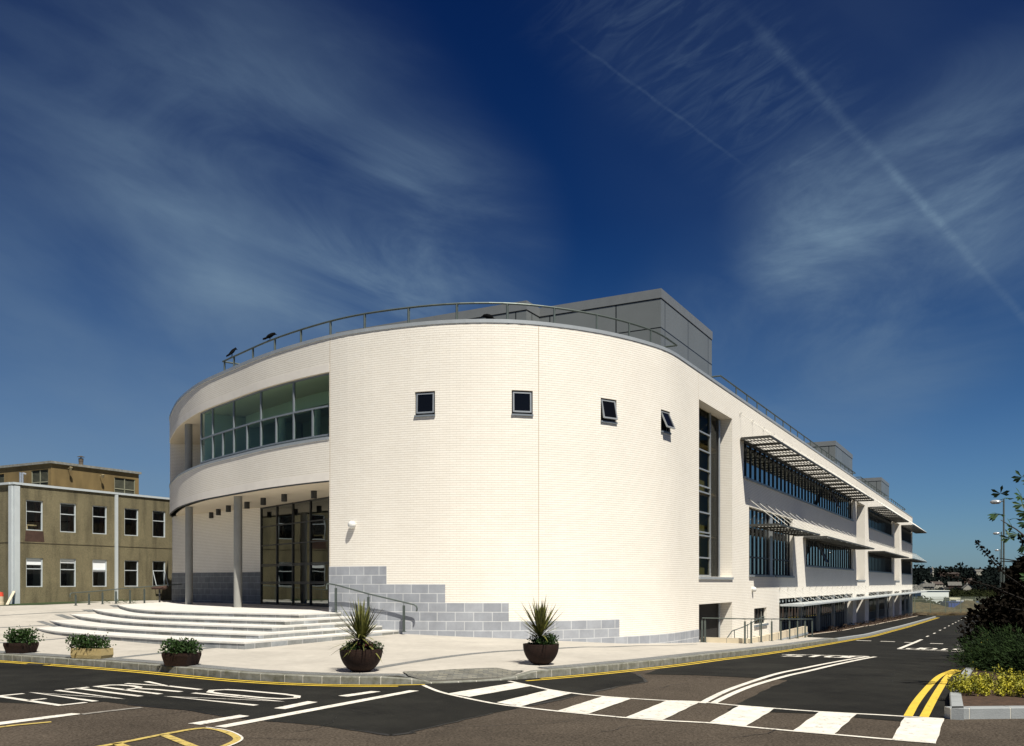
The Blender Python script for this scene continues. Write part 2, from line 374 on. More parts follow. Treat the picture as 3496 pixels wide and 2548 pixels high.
# kerb line (road edge) in front of the plaza and along the wing
KPX = [(0, 2254), (300, 2275), (576, 2296), (740, 2315), (900, 2331), (1100, 2338), (1375, 2340.5), (1499, 2337), (1729, 2324), (1813, 2319), (1960, 2305), (2130, 2288), (2300, 2270), (2412, 2253), (2560, 2236), (2700, 2216), (2800, 2200), (2890, 2185), (3005, 2162), (3114, 2133), (3195, 2109)]
KERB = [ground_pt(*p) for p in KPX]
KERB = [Vector((-42, 39)), Vector((-25, 29.6))] + KERB
def catmull(P, step=0.5):
    P = [Vector(p) for p in P]; Q = [2 * P[0] - P[1]] + P + [2 * P[-1] - P[-2]]; out = []
    for i in range(1, len(Q) - 2):
        a, b, c, d = Q[i - 1:i + 3]; n = max(2, int((c - b).length / step))
        for k in range(n):
            t = k / n
            out.append(.5 * ((2 * b) + (c - a) * t + (2 * a - 5 * b + 4 * c - d) * t * t + (3 * b - a - 3 * c + d) * t ** 3))
    out.append(Q[-2]); return out
def smoothpoly(P, it=3):
    for _ in range(it):
        P = [P[0]] + [(P[i - 1] + 2 * P[i] + P[i + 1]) / 4 for i in range(1, len(P) - 1)] + [P[-1]]
    return P
KERB = smoothpoly(catmull(KERB, .5), 10)
def offset(P, d):                              # + d = to the left of travel (towards the buildings)
    o = []
    for i in range(len(P)):
        t = (P[min(i + 1, len(P) - 1)] - P[max(i - 1, 0)]).normalized()
        o.append(P[i] + Vector((-t.y, t.x)) * d)
    return o
# plaza height: smooth surface through measured levels
PC = [(-3.1, 29.6, -1.68), (-.1, 29.3, -1.79), (3.9, 31.1, -2.10), (7.2, 35.6, -2.36), (-16.6, 31.6, -1.62), (-17.3, 34, -1.45), (-17.9, 37, -1.29), (-18.2, 39.3, -1.14), (-18, 41.5, -1.02),
      (-24.4, 43, -1.08), (-8, 23, -1.76), (-5, 26.5, -1.73), (-12, 26, -1.72), (-22, 36, -1.4), (-35, 45, -1.2), (-26, 50, -1.02), (-20, 52, -1.0)]
for q in KERB[::6]:
    PC.append((q.x, q.y, road_h(q.x, q.y) + .15))
for k in (8, 18, 30, 45, 60, 75, 90, 100):
    p = Vector((7.42, 36.07)) + D1 * k; PC.append((p.x, p.y, road_h(p.x, p.y) + .155))
A_ = np.array(PC); XY = A_[:, :2]; n_ = len(A_)
Phi = np.linalg.norm(XY[:, None] - XY[None], axis=2); Pm = np.c_[np.ones(n_), XY]
SYS = np.block([[Phi - 0.25 * np.eye(n_), Pm], [Pm.T, np.zeros((3, 3))]])
WT = np.linalg.solve(SYS, np.r_[A_[:, 2], 0, 0, 0])
def plaza_h(x, y):
    return float(np.hypot(XY[:, 0] - x, XY[:, 1] - y) @ WT[:n_] + WT[n_] + WT[n_ + 1] * x + WT[n_ + 2] * y)

def fill(bm, poly, z):                         # robust triangulation of an outline
    V, E, T, *_ = delaunay_2d_cdt([Vector((p[0], p[1])) for p in poly], [], [list(range(len(poly)))], 1, 1e-4)
    vs = [bm.verts.new((v.x, v.y, z)) for v in V]; out = []
    for t in T:
        try: out.append(bm.faces.new([vs[i] for i in t]))
        except Exception: pass
    return out
def drape(name, polys, hf, dz, m, cell=1.0, parent=None, uvs=None):
    me = bpy.data.meshes.new(name); bm = bmesh.new()
    for poly in polys:
        if len(poly) > 4: fill(bm, poly, 0); continue
        vs = [bm.verts.new((p[0], p[1], 0)) for p in poly]
        try: bm.faces.new(vs)
        except Exception: continue
    xs = [v.co.x for v in bm.verts]; ys = [v.co.y for v in bm.verts]
    for ax, lo, hi in ((0, min(xs), max(xs)), (1, min(ys), max(ys))):
        c = math.ceil(lo / cell) * cell
        while c < hi:
            co_ = [0, 0, 0]; no = [0, 0, 0]; co_[ax] = c; no[ax] = 1
            bmesh.ops.bisect_plane(bm, geom=bm.verts[:] + bm.edges[:] + bm.faces[:], plane_co=co_, plane_no=no, dist=1e-5)
            c += cell
    for v in bm.verts: v.co.z = hf(v.co.x, v.co.y) + dz
    bmesh.ops.recalc_face_normals(bm, faces=bm.faces)
    for f in bm.faces:
        if f.normal.z < 0: f.normal_flip()
    bm.to_mesh(me); bm.free(); me.materials.append(m)
    o = bpy.data.objects.new(name, me); COL.objects.link(o)
    if parent: o.parent = parent
    else: tag(o, kind='structure')
    return o
def strip(P, w):                               # polyline -> list of quads
    L_ = offset(P, w / 2); R_ = offset(P, -w / 2)
    return [[L_[i], L_[i + 1], R_[i + 1], R_[i]] for i in range(len(P) - 1)]

# ------------------------------------------------------------------ ground, road, plaza
def terrain_h(x, y):
    s = x * D1.x + y * D1.y
    z = road_h(x, y) - .22
    if s > 140: z += (-2.0) * min(1, (s - 140) / 80)
    d = math.hypot(x, y)
    if d > 620: t = min(1, (d - 620) / 900); z += 17.5 * t * t * (3 - 2 * t) + .8 * min(1, (d - 620) / 30)
    return z
def make_ground():
    m = MB(); xs = [-3000, -1500, -800, -400, -200, -100, -60] + list(range(-40, 81, 8)) + [90, 110, 140, 180, 220, 270, 330, 400, 500, 600, 700, 800, 950, 1200, 1600, 3000]
    ys = [-300, -80, -20] + list(range(0, 161, 8)) + [180, 210, 250, 300, 350, 400, 460, 530, 600, 650, 700, 800, 900, 1000, 1100, 1200, 1350, 1550, 1800, 2400]
    for i in range(len(xs) - 1):
        for j in range(len(ys) - 1):
            m.quad([(a, b, terrain_h(a, b)) for a, b in ((xs[i], ys[j]), (xs[i + 1], ys[j]), (xs[i + 1], ys[j + 1]), (xs[i], ys[j + 1]))])
    tag(m.build('ground', mat('rough_grass', (.008, .011, .005), .95, .0, .4, .5, 3, col2=(.028, .028, .012), detail=10), merge=True), kind='structure')
make_ground()
ri = lambda P: [tuple(p) for p in P]
RK = [(6.3, 13.1), (7.3, 15.2), (8.48, 17.35), (10.3, 20.6), (13.2, 26), (22.9, 43.6)]
RK = [Vector(p) for p in RK] + [Vector((22.9, 43.6)) + D1 * k for k in (20, 40, 60, 82, 95)]
RKs = smoothpoly(catmull(RK, 1.0), 3)
endk = KERB[-1] + D1 * 10
road_poly = ri(KERB) + [endk, RKs[-1] + D1 * 2] + ri(RKs[::-1]) + [(16, 14.2), (40, 15.0), (40, -8), (-42, -8)]
drape('road', [road_poly], road_h, 0.0, brown_road, 1.5)
# newer black tarmac laid over it
Z1 = lambda x, y: (x / 2.519, 2050 + y / 2.519)
Z2 = lambda x, y: (700 + x / 2.519, 2200 + y / 2.519)
Z3 = lambda x, y: (1400 + x / 2.519, 2200 + y / 2.519)
Z4 = lambda x, y: (2200 + x / 2.834, 2100 + y / 2.834)
Z5 = lambda x, y: (2896 + x / 2.753, 1948 + y / 2.753)
ZS = lambda x, y: (1100 + x / 2.519, 1850 + y / 2.519)
ZR = lambda x, y: (2000 + x / 2.519, 1850 + y / 2.519)
def gp(seq, hf=road_h): return [ground_pt(*p, hf=hf) for p in seq]
def jag(P, amp=.05, step=.25):
    out = []
    for a, b in zip(P, P[1:]):
        n = max(1, int((b - a).length / step))
        for k in range(n):
            q = a.lerp(b, k / n); t = (b - a).normalized(); o = mnoise.noise(Vector((q.x * 2.3, q.y * 2.3, 3))) * amp
            out.append(q + Vector((-t.y, t.x)) * o)
    return out + [P[-1]]
edgeA = jag(gp([Z1(0, 880), Z1(400, 895), Z1(900, 875), Z1(1220, 912), Z1(1600, 945), Z2(0, 598), Z2(300, 635), Z2(500, 660), Z2(900, 690), Z2(1250, 738), Z2(1600, 788), Z2(1800, 762), Z3(0, 757), Z3(300, 690), Z3(950, 545), Z3(1300, 478), Z3(1500, 432), Z3(1900, 345), Z3(2040, 325), Z3(1960, 262)]))
iA = min(range(len(KERB)), key=lambda i: (KERB[i] - (edgeA[-1] + Vector((0, 1)))).length)
i0 = min(range(len(KERB)), key=lambda i: abs(KERB[i].x + 18))
kin = offset(KERB, -.03)
polyA = [Vector((-18, 19.5)), ] + edgeA + kin[i0:iA + 1][::-1]
drape('tarmac_patch', [ri(polyA)], road_h, .004, dark_tar, 1.5)
seam_m = mat('bitumen', (.006, .006, .006), .6, .2, 5)
def seam(P, w0=.05):
    out = []
    for a_, b_ in zip(P, P[1:]):
        w_ = w0 * max(0, .45 + 1.3 * mnoise.noise(Vector((a_.x * .9, a_.y * .9, 9))))
        if w_ > .008: out += strip([a_, b_], w_)
    return out
drape('tar_seam', seam(edgeA[8:], .09), road_h, .0075, seam_m, 1.5)
edgeB = gp([Z4(500, 585), Z4(1100, 612), Z4(1390, 632)]) + jag(gp([Z4(1390, 632), Z4(1150, 740), Z4(900, 862), Z4(800, 920)]), .05) + gp([Z4(1220, 943), Z4(1690, 960), Z4(2030, 985), Z5(60, 1385), Z5(480, 1420), Z5(900, 1404)])
iB = min(range(len(KERB)), key=lambda i: (KERB[i] - Vector((4.2, 22.2))).length)
startB = kin[iB]
rin = offset(RKs, .02)
polyB = [startB, gp([Z4(0, 575)])[0]] + edgeB + rin + [endk + D1 * 0] + kin[iB + 1:][::-1]
drape('tarmac_patch', [ri(polyB)], road_h, .0055, dark_tar, 1.5)
random.seed(17); ck = []
def crack(u, v, ang, n, st=.16):
    p = ground_pt(u, v); P = [p]
    for i in range(n): ang += random.uniform(-.5, .5); p = p + Vector((math.cos(ang), math.sin(ang))) * st; P.append(p)
    return strip(P, .012)
for u, v, an, n in ((420, 2450, .1, 14), (1010, 2500, .4, 9), (1500, 2480, -.3, 12), (2050, 2500, .2, 10), (2500, 2520, .1, 8), (700, 2520, -.2, 9), (2250, 2350, .9, 9), (1280, 2440, 2.2, 8), (3050, 2330, 1.1, 16)): ck += crack(u, v, an, n)
drape('road_crack', ck, road_h, .008, seam_m, 1.5)

# plaza (paved, stops where the tarmac footpath starts)
KT = .15
iP = min(range(len(KERB)), key=lambda i: abs(KERB[i].y - 45))
back = [Vector((7.42, 36.07)) + D1 * 12 + D2 * .3]
kin2 = offset(KERB, .16)
top_h = lambda x, y: plaza_h(x, y)
# dropped kerb section: between DK0 and DK1 the paving dips to the road
DK0, DK1 = ground_pt(1375, 2341), ground_pt(1813, 2319)
mid = [q for q in KERB if DK0.x - .01 <= q.x <= DK1.x + .01]
def dip(x, y):
    if not (-3.2 < x < 1.6 and y < 21): return 0
    t = (x - DK0.x) / (DK1.x - DK0.x)
    if t <= 0 or t >= 1: return 0
    e = min(1, min(t, 1 - t) / .16)
    # distance behind the kerb
    yk = lerp_tab(x, [(q.x, q.y) for q in mid])
    d = max(0, min(1, (y - yk) / 1.6))
    return -.125 * e * (1 - d)
def pave_h(x, y): return plaza_h(x, y) + dip(x, y)
hplz = [Vector(p) for p in ((12, 47.2), (2, 40), (-6, 36), (-17, 53), (-17, 58), (-60, 62), (-60, 45))]
cross_p = KERB[iP]
wallp = cross_p + D2 * 3.3
plaza_poly = kin2[:iP + 1] + [wallp] + hplz
drape('plaza', [ri(plaza_poly)], pave_h, 0, pave, .8)
foot_poly = kin2[iP:] + [KERB[-1] + D2 * 1.9, cross_p + D1 * 12 + D2 * 2.3, cross_p + D1 * 1.5 + D2 * 2.6]
drape('footpath', [ri(foot_poly)], pave_h, .002, dark_tar, 1.0)
bed_poly = [cross_p + D1 * 1.5 + D2 * 2.6, cross_p + D1 * 12 + D2 * 2.3, KERB[-1] + D2 * 1.9, KERB[-1] + D2 * 6, wallp + D2 * 3, wallp]
drape('planting_strip', [ri(bed_poly)], pave_h, -.02, soil, 1.5)
edge_line = [cross_p + D1 * 1.5 + D2 * 2.6, cross_p + D1 * 12 + D2 * 2.35, KERB[-1] + D2 * 1.95]
drape('path_edging', strip(catmull(edge_line, 2), .12), pave_h, .012, mat('edging_concrete', (.60, .52, .42), .8, .1), 1.0)
# grass verge and dug earth
drape('verge', [[(-40, 47.5), (-27.0, 42.4), (-22.2, 42.9), (-20.6, 45.6), (-22.6, 46.5), (-18, 56), (-30, 60)]], plaza_h, .015, mat('verge_grass', (.018, .035, .008), .95, .3, 3, .6, 30, col2=(.035, .06, .014)), .8)
# sett bands on the plaza
bands = []
def pband(px, w): bands.extend(strip(catmull(gp(px, pave_h), .6), w))
pband([Z1(-80, 138), Z1(0, 132), Z1(350, 112), Z1(735, 95)], .22)
pband([Z1(-80, 240), Z1(0, 236), Z1(300, 220), Z1(520, 208)], .22)
pband([Z1(-80, 372), Z1(0, 366), Z1(300, 348), Z1(640, 320)], .24)
pband([Z1(960, 500), Z1(1400, 452), Z1(1900, 402), Z1(2080, 398)], .30)
pband([Z1(340, 180), Z1(460, 218), Z1(700, 262), Z1(1000, 308), Z1(1300, 345), Z1(1700, 376), Z1(2080, 402)], .22)
pband([Z1(500, 122), Z1(620, 160)], .3); pband([Z1(735, 80), Z1(800, 100)], .35); pband([Z1(960, 40), Z1(1010, 60)], .3)
pband([ZS(430, 1092), ZS(800, 1030), ZS(1150, 980), ZS(1500, 945), ZS(1900, 925), ZS(2267, 905), ZR(200, 905), ZR(600, 893), ZR(940, 885)], .26)
drape('paving_band', bands, pave_h, .004, band_m, .8)
edge = offset(KERB, .36)
iE0 = min(range(len(KERB)), key=lambda i: abs(KERB[i].x + 30))
seg = edge[iE0:iP]
drape('paving_border', [q for q in strip(seg, .38) if not (DK0.x < q[0].x < DK1.x)], pave_h, .0045, band_m, .8)
tp = gp([ZS(695, 1180), ZS(690, 1118), ZS(1100, 1098), ZS(1500, 1085), ZS(1750, 1105), ZS(1600, 1185)], pave_h)
kk = [offset(KERB, .17)[i] for i in range(len(KERB)) if DK0.x + .15 < KERB[i].x < DK1.x - .25]
tp2 = [Vector((DK0.x + .05, kk[0].y + .02))] + gp([ZS(690, 1118), ZS(1100, 1100), ZS(1500, 1086), ZS(1740, 1106)], pave_h) + kk[::-1]
drape('crossing_setts', [ri(tp2)], pave_h, .009, tactile, .4)

# kerb stones: one long run of stones each with a mortar joint
def kerb_run(name, P, inner, top, m, lens, hf, dropped=True, light=False):
    b = MB(); acc = 0; i = 0; j = MB()
    O = offset(P, inner)
    rnd = random.Random(3)
    cum = [0]
    for a, c in zip(P, P[1:]): cum.append(cum[-1] + (c - a).length)
    def pt(line, s):
        for q in range(len(cum) - 1):
            if s <= cum[q + 1]:
                t = (s - cum[q]) / (cum[q + 1] - cum[q]); return line[q].lerp(line[q + 1], t)
        return line[-1]
    s = 0.0
    def dpf(x):
        if not dropped or not (DK0.x <= x <= DK1.x): return 0
        t = (x - DK0.x) / (DK1.x - DK0.x); return -.12 * min(1, min(t, 1 - t) / .16)
    while s < cum[-1] - .05:
        L_ = rnd.choice(lens) if s < 80 else 2.0
        e = min(cum[-1], s + L_)
        for (s0, s1, bb, inset) in ((s + .008, e - .008, b, 0), (e - .008, e + .008, j, .004)):
            a0, a1, c0, c1 = pt(P, s0), pt(P, s1), pt(O, s0), pt(O, s1)
            za, zb = hf(a0.x, a0.y), hf(a1.x, a1.y)
            t0, t1 = za + top + dpf(a0.x) - inset, zb + top + dpf(a1.x) - inset
            n = (c0 - a0).normalized() * inset
            A0, A1 = Vector((*(a0 + n), za - .3)), Vector((*(a1 + n), zb - .3))
            B0, B1 = Vector((*(a0 + n), t0 - .015)), Vector((*(a1 + n), t1 - .015))
            n2 = (c0 - a0).normalized() * .015
            T0, T1 = Vector((*(a0 + n + n2), t0)), Vector((*(a1 + n + n2), t1))
            C0, C1 = Vector((*c0, t0)), Vector((*c1, t1)); E0, E1 = Vector((*c0, za - .3)), Vector((*c1, zb - .3))
            bb.quad([A0, A1, B1, B0]); bb.quad([B0, B1, T1, T0]); bb.quad([T0, T1, C1, C0]); bb.quad([C0, C1, E1, E0])
            bb.quad([A0, B0, T0, C0, E0]); bb.quad([A1, E1, C1, T1, B1])
        s = e
    o = b.build(name, m); tag(o, kind='structure'); j.build('mortar_joint', joint_m, o)
kerb_run('kerb', KERB[:iP + 1], .17, KT, kerb_m, (.42, .5, .55, .6, .38), road_h)
kerb_run('kerb', offset(KERB, 0)[iP:], .17, KT, kerb_l, (1.0,), road_h, False)
BKP = [Vector((40, 15.0)), Vector((16, 14.2)), Vector((10, 13.35)), Vector((6.32, 13.08)), Vector((7.32, 15.2)), Vector((8.5, 17.35)), Vector((10.32, 20.6))]
kerb_run('bed_kerb', BKP[:4][::1], -.17, .165, kerb_l, (.62,), road_h, False)
kerb_run('bed_kerb', BKP[3:], -.17, .165, kerb_l, (.8,), road_h, False)
kerb_run('bed_kerb', RKs[18:], -.14, .12, kerb_l, (1.0,), road_h, False)
drape('planting_bed', [[(6.5, 13.3), (16, 14.4), (40, 15.2), (60, 60), (90, 150)] + ri(RKs[::-1])[:-14] + [(10.5, 20.6), (8.7, 17.35), (7.5, 15.2)]], road_h, .13, soil, 2.0)

# ------------------------------------------------------------------ road markings
def mark(name, quads, m=white_p, dz=.0095): return drape(name, quads, road_h, dz, m, 1.5)
def gline(px, w, n=.4): return strip(catmull(gp(px), n), w)
zt = [Z3(850, 320), Z3(1040, 360), Z3(1200, 395), Z3(1500, 437), Z3(1900, 470), (2300, 2395), Z4(500, 842), Z4(900, 880), Z4(1690, 940), Z4(2267, 971), Z5(900, 1400)]
zb = [Z3(115, 355), Z3(200, 392), Z3(320, 430), Z3(700, 510), Z3(970, 545), Z3(1270, 580), Z3(1840, 635), (2300, 2464), Z4(600, 1047), Z4(1000, 1087), Z4(1430, 1127), Z4(1840, 1162), Z4(2267, 1200), Z5(815, 1628)]
mark('zebra_edge_line', gline(zt, .085) + gline(zb, .085))
zq = [[Z3(900, 335), Z3(1035, 364), Z3(510, 457), Z3(325, 428)], [Z3(1190, 397), Z3(1395, 425), Z3(950, 540), Z3(745, 505)],
      [Z3(1655, 453), Z3(1905, 473), Z3(1530, 605), Z3(1270, 578)], [Z3(2205, 490), Z4(540, 847), Z4(180, 1020), (2138, 2451)],
      [Z4(920, 882), Z4(1265, 908), Z4(985, 1083), Z4(622, 1050)], [Z4(1692, 942), Z4(2055, 965), Z4(1835, 1160), Z4(1440, 1127)],
      [Z5(528, 1388), Z5(903, 1400), Z5(822, 1635), Z5(410, 1590)]]
mark('zebra_stripe', [jag(P_ + [P_[0]], .018, .12)[:-1] for P_ in [gp(q) for q in zq]], dz=.011)
mark('centre_line', gline([Z4(560, 858), Z4(620, 822), Z4(800, 735), Z4(1000, 662), Z4(1300, 568), Z4(1550, 517), Z4(1850, 457), Z4(2165, 405)], .12)
     + gline([Z4(665, 860), Z4(720, 830), Z4(900, 745), Z4(1100, 672), Z4(1400, 587), Z4(1600, 543), Z4(1900, 473), Z4(2235, 407)], .12), dz=.010)
# give-way and lane bars on the left
mark('lane_line', [gp(q) for q in ([Z1(1615, 1065), Z1(2060, 990), Z1(2145, 1000), Z1(1725, 1075)], [Z1(-300, 1108), Z1(0, 1052), Z1(620, 975), Z1(705, 982), Z1(600, 996), Z1(0, 1076), Z1(-300, 1130)],
    [Z2(82, 712), Z2(1760, 400), Z2(1840, 404), Z2(175, 722)], [Z2(590, 555), Z2(885, 494), Z2(970, 502), Z2(688, 562)], [Z2(1145, 447), Z2(1430, 407), Z2(1512, 411), Z2(1225, 455)])])
mark('lane_line', gline([Z2(-500, 318), Z2(-250, 340), Z2(-20, 358), Z2(135, 375)], .01) + [], dz=.004) if False else None
# kerbside double yellow lines
def ysel(P, f): return [p for p in P if f(p)]
yl = []
for off in (.17, .385):
    P = offset(KERB, -off)
    a = [p for p in P if p.x < ground_pt(1445, 2347).x]; b = [p for p in P if p.x > ground_pt(1785, 2333).x]
    yl += strip(a, .09) + strip(b, .09)
mark('yellow_line', yl, yellow_p)
yr = gline([Z5(560, 1378), Z5(640, 1240), Z5(760, 1092), Z5(870, 990), Z5(1000, 936)], .125, .3) + gline([Z5(712, 1382), Z5(790, 1235), Z5(880, 1082), Z5(950, 985), Z5(1040, 945)], .125, .3)
P1 = offset(RKs, .22); P2 = offset(RKs, .40)
yr += strip([p for p in P1 if p.y > 30], .085) + strip([p for p in P2 if p.y > 30], .085)
mark('yellow_line', yr, yellow_p)
# far centre dashes, stop lines
dash = []
for x, y in ((745, 620), (810, 592), (863, 563), (908, 542), (945, 522), (982, 503), (1010, 489), (1037, 475), (1062, 464), (1083, 453), (1102, 443), (1120, 434), (1140, 425)):
    c = ground_pt(*Z5(x, y)); dash += strip([c - D1 * .75, c + D1 * .75], .12)
dash += gline([Z5(478, 738), Z5(690, 650)], .17)
mark('dashed_line', dash)
cr = []
for x, y, w in ((145, 661, 70), (370, 669, 68), (585, 679, 58), (830, 689, 62), (1080, 704, 58)):
    a, b = ground_pt(*Z5(x - w, y - w * .03)), ground_pt(*Z5(x + w, y + w * .03)); cr += strip([a, b], .5)
mark('crossing_marker', cr)
mark('stop_line', gline([Z5(460, 741), Z5(800, 755), Z5(1110, 768)], .14) + gline([Z4(1330, 383), Z4(1750, 391), Z4(2170, 401)], .13))
# lettering, laid out on the road as it is painted: origin, reading direction, upward direction
STK = {'E': [[(1, 0), (0, 0), (0, 1), (1, 1)], [(0, .5), (.7, .5)]], 'N': [[(0, 0), (0, 1), (1, 0), (1, 1)]], 'T': [[(0, 1), (1, 1)], [(.5, 1), (.5, 0)]],
       'R': [[(0, 0), (0, 1), (.6, 1), (.9, .93), (1, .78), (.9, .62), (.6, .55), (0, .55)], [(.55, .55), (.8, .35), (.95, 0)]],
       'Y': [[(0, 1), (.5, .5), (1, 1)], [(.5, .5), (.5, 0)]], 'O': [[(.5, 0), (.12, .08), (0, .25), (0, .75), (.12, .92), (.5, 1), (.88, .92), (1, .75), (1, .25), (.88, .08), (.5, 0)]],
       'S': [[(0, .12), (.25, 0), (.75, 0), (1, .15), (1, .35), (.75, .5), (.25, .5), (0, .65), (0, .85), (.25, 1), (.75, 1), (1, .88)]],
       'P': [[(0, 0), (0, 1), (.6, 1), (.92, .92), (1, .75), (.92, .56), (.6, .48), (0, .48)]],
       'D': [[(0, 0), (0, 1), (.5, 1), (.85, .85), (1, .5), (.85, .15), (.5, 0), (0, 0)]]}
def lettering(word, O, U, V, cw, gap, sw, m=white_p, dz=.0105, slant=0.0, name='road_lettering'):
    qs = []; x = 0
    for ch in word:
        if ch == ' ': x += cw; continue
        for st in STK[ch]:
            P = [O + U * (x + a * cw) + V * b for a, b in st]
            Q = []
            for i, p in enumerate(P):          # mitred stroke
                t0 = (P[i] - P[i - 1]).normalized() if i else (P[1] - P[0]).normalized()
                t1 = (P[i + 1] - P[i]).normalized() if i < len(P) - 1 else t0
                n0 = Vector((-t0.y, t0.x)); n1 = Vector((-t1.y, t1.x)); mm = (n0 + n1)
                mm = mm.normalized() if mm.length > .2 else n0
                k = sw / 2 / max(.45, mm.dot(n0)); Q.append((p + mm * k, p - mm * k))
            qs += [[Q[i][0], Q[i + 1][0], Q[i + 1][1], Q[i][1]] for i in range(len(P) - 1)]
        x += cw + gap
    return mark(name, qs, m, dz)
eo, yo = ground_pt(*Z1(515, 908)), ground_pt(*Z1(1660, 776))
et = ground_pt(*Z1(-20, 828))
ud = (ground_pt(*Z1(1510, 796)) - eo).normalized()
lettering('ENTRY', eo, ud, (et - eo), .44, .16, .115)
no_o = ground_pt(*Z2(440, 530)); no_t = ground_pt(*Z1(1455, 832))
nd_ = (ground_pt(*Z2(660, 492)) - no_o); nd_ = (ground_pt(*Z2(885, 450)) - no_o).normalized()
lettering('NO', no_o, nd_, no_t - no_o, .56, .17, .115)
a, b, c = ground_pt(*Z4(1330, 403)), ground_pt(*Z4(2120, 421)), ground_pt(*Z4(1420, 387))
U_ = (b - a); lettering('STOP', a, U_.normalized(), (c - a), U_.length * .19, U_.length * .075, .17)
a, b, c = ground_pt(*Z5(1110, 742)), ground_pt(*Z5(590, 725)), ground_pt(*Z5(1085, 758))
U_ = (b - a); lettering('STOP', a, U_.normalized(), (c - a), U_.length * .19, U_.length * .075, .15)
# worn yellow letters running out of the picture at the bottom
yw = [Z1(700, 1290), Z1(1080, 1222), Z1(1400, 1158), Z1(1740, 1102), Z1(1920, 1128), Z1(2035, 1180), Z1(2030, 1215), Z1(1900, 1270), Z1(1700, 1330)]
mark('worn_lettering', strip(smoothpoly(catmull(gp(yw), .1), 2), .10) + gline([Z1(1405, 1160), Z1(1520, 1205), Z1(1680, 1270), Z1(1800, 1320)], .12) + gline([Z1(1000, 1235), Z1(1090, 1270), Z1(1200, 1310)], .12), yellow_f)
mark('worn_lettering_edge', strip(offset(smoothpoly(catmull(gp(yw[3:]), .1), 2), .06), .03), white_p, .0125)
mark('worn_yellow_trace', gline([Z1(-100, 1108), Z1(120, 1080), Z1(440, 1050)], .10), yellow_f)
mark('scuffed_line', gline([Z1(705, 985), Z1(900, 960), Z1(1220, 925)], .12), mat('scuffed_paint', (.12, .105, .09), .9, .0, 12, .4, 60, col2=(.30, .28, .25), detail=9))

# drain cover in the gutter
dr = MB(); c = ground_pt(*Z1(300, 556)); t = (ground_pt(*Z1(380, 560)) - c).normalized(); t3 = Vector((*t, 0)); n3 = Vector((-t.y, t.x, 0)); zz = road_h(c.x, c.y)
for k in range(-5, 6): dr.box(Vector((*c, zz + .008)) + t3 * (k * .05), (.014, .17, .008), (t3, n3, Vector((0, 0, 1))))
for k in (-1, 1): dr.box(Vector((*c, zz + .008)) + n3 * (k * .18), (.29, .012, .0095), (t3, n3, Vector((0, 0, 1))))
for k in (-1, 1): dr.box(Vector((*c, zz + .008)) + t3 * (k * .28), (.012, .168, .0095), (t3, n3, Vector((0, 0, 1))))
tag(dr.build('drain_grate', mat('cast_iron', (.02, .018, .015), .7)), 'dark iron drain grate in the gutter by the left-hand kerb', 'drain')

# ================================================================== the curved building
UY = [(577, 46.9), (600, 42.9), (617, 41.5), (650, 39.7), (683, 38.4), (716, 37.5), (781, 36.05), (883, 34.0), (931, 33.3), (1000, 32.4), (1126, 31.1), (1250, 30.3),
      (1450, 29.5), (1589, 29.25), (1735, 29.25), (1839, 29.5), (1992, 30.14), (2135, 31.15), (2210, 31.95)]
PP = [Vector(((u - CX) / F * y, y)) for u, y in UY]
PP = [Vector((-18.3, 49.6)), Vector((-18.0, 48.2))] + PP
W0 = Vector((7.42, 36.07))
PP += [W0 - D1 * k for k in (3.6, 2.4, 1.2)]
path = smoothpoly(catmull(PP, .25), 14)
path = [p for p in path] + [W0]
NC = len(path) - 1
WL = 92.75
path += [W0 + D1 * k for k in np.arange(2.0, WL, 2.0)] + [W0 + D1 * WL]
cum = [0]
for a, b in zip(path, path[1:]): cum.append(cum[-1] + (b - a).length)
S0 = cum[NC]; ST = cum[-1]
def seg_i(s):
    lo, hi = 0, len(cum) - 2
    while lo < hi:
        m_ = (lo + hi + 1) // 2
        if cum[m_] <= s: lo = m_
        else: hi = m_ - 1
    return lo
def tang(i):
    a = path[max(0, i - 1)]; b = path[min(len(path) - 1, i + 1)]; return (b - a).normalized()
def pp(s, d=0.0, z=0.0):
    i = seg_i(s); t = (s - cum[i]) / (cum[i + 1] - cum[i]); p = path[i].lerp(path[i + 1], t)
    if s >= S0: T = D1
    else: T = (tang(i) * (1 - t) + tang(i + 1) * t).normalized()
    return Vector((p.x - T.y * d, p.y + T.x * d, z))
UTAB = [(p.x / p.y * F + CX, c) for p, c in zip(path, cum)]
def su(u, d=0.0):
    if u < 585: return UTAB[6][1]
    for (a, p), (b, q) in zip(UTAB[5:], UTAB[6:]):
        if a <= u <= b and b > a: return p + (q - p) * (u - a) / (b - a)
    return ST
SA = 1.6                                       # where the curved face begins at the far left
grid_s = lambda a, b: sorted(set([a, b] + [x for x in cum if a < x < b and (x < S0 or True)]))
def sgrid(a, b, step=.45):
    g = [a]
    lim = S0
    x = a
    while x < min(b, lim) - 1e-6:
        x = min(x + step, min(b, lim)); g.append(x)
    if b > g[-1] + 1e-6: g.append(b)
    return g
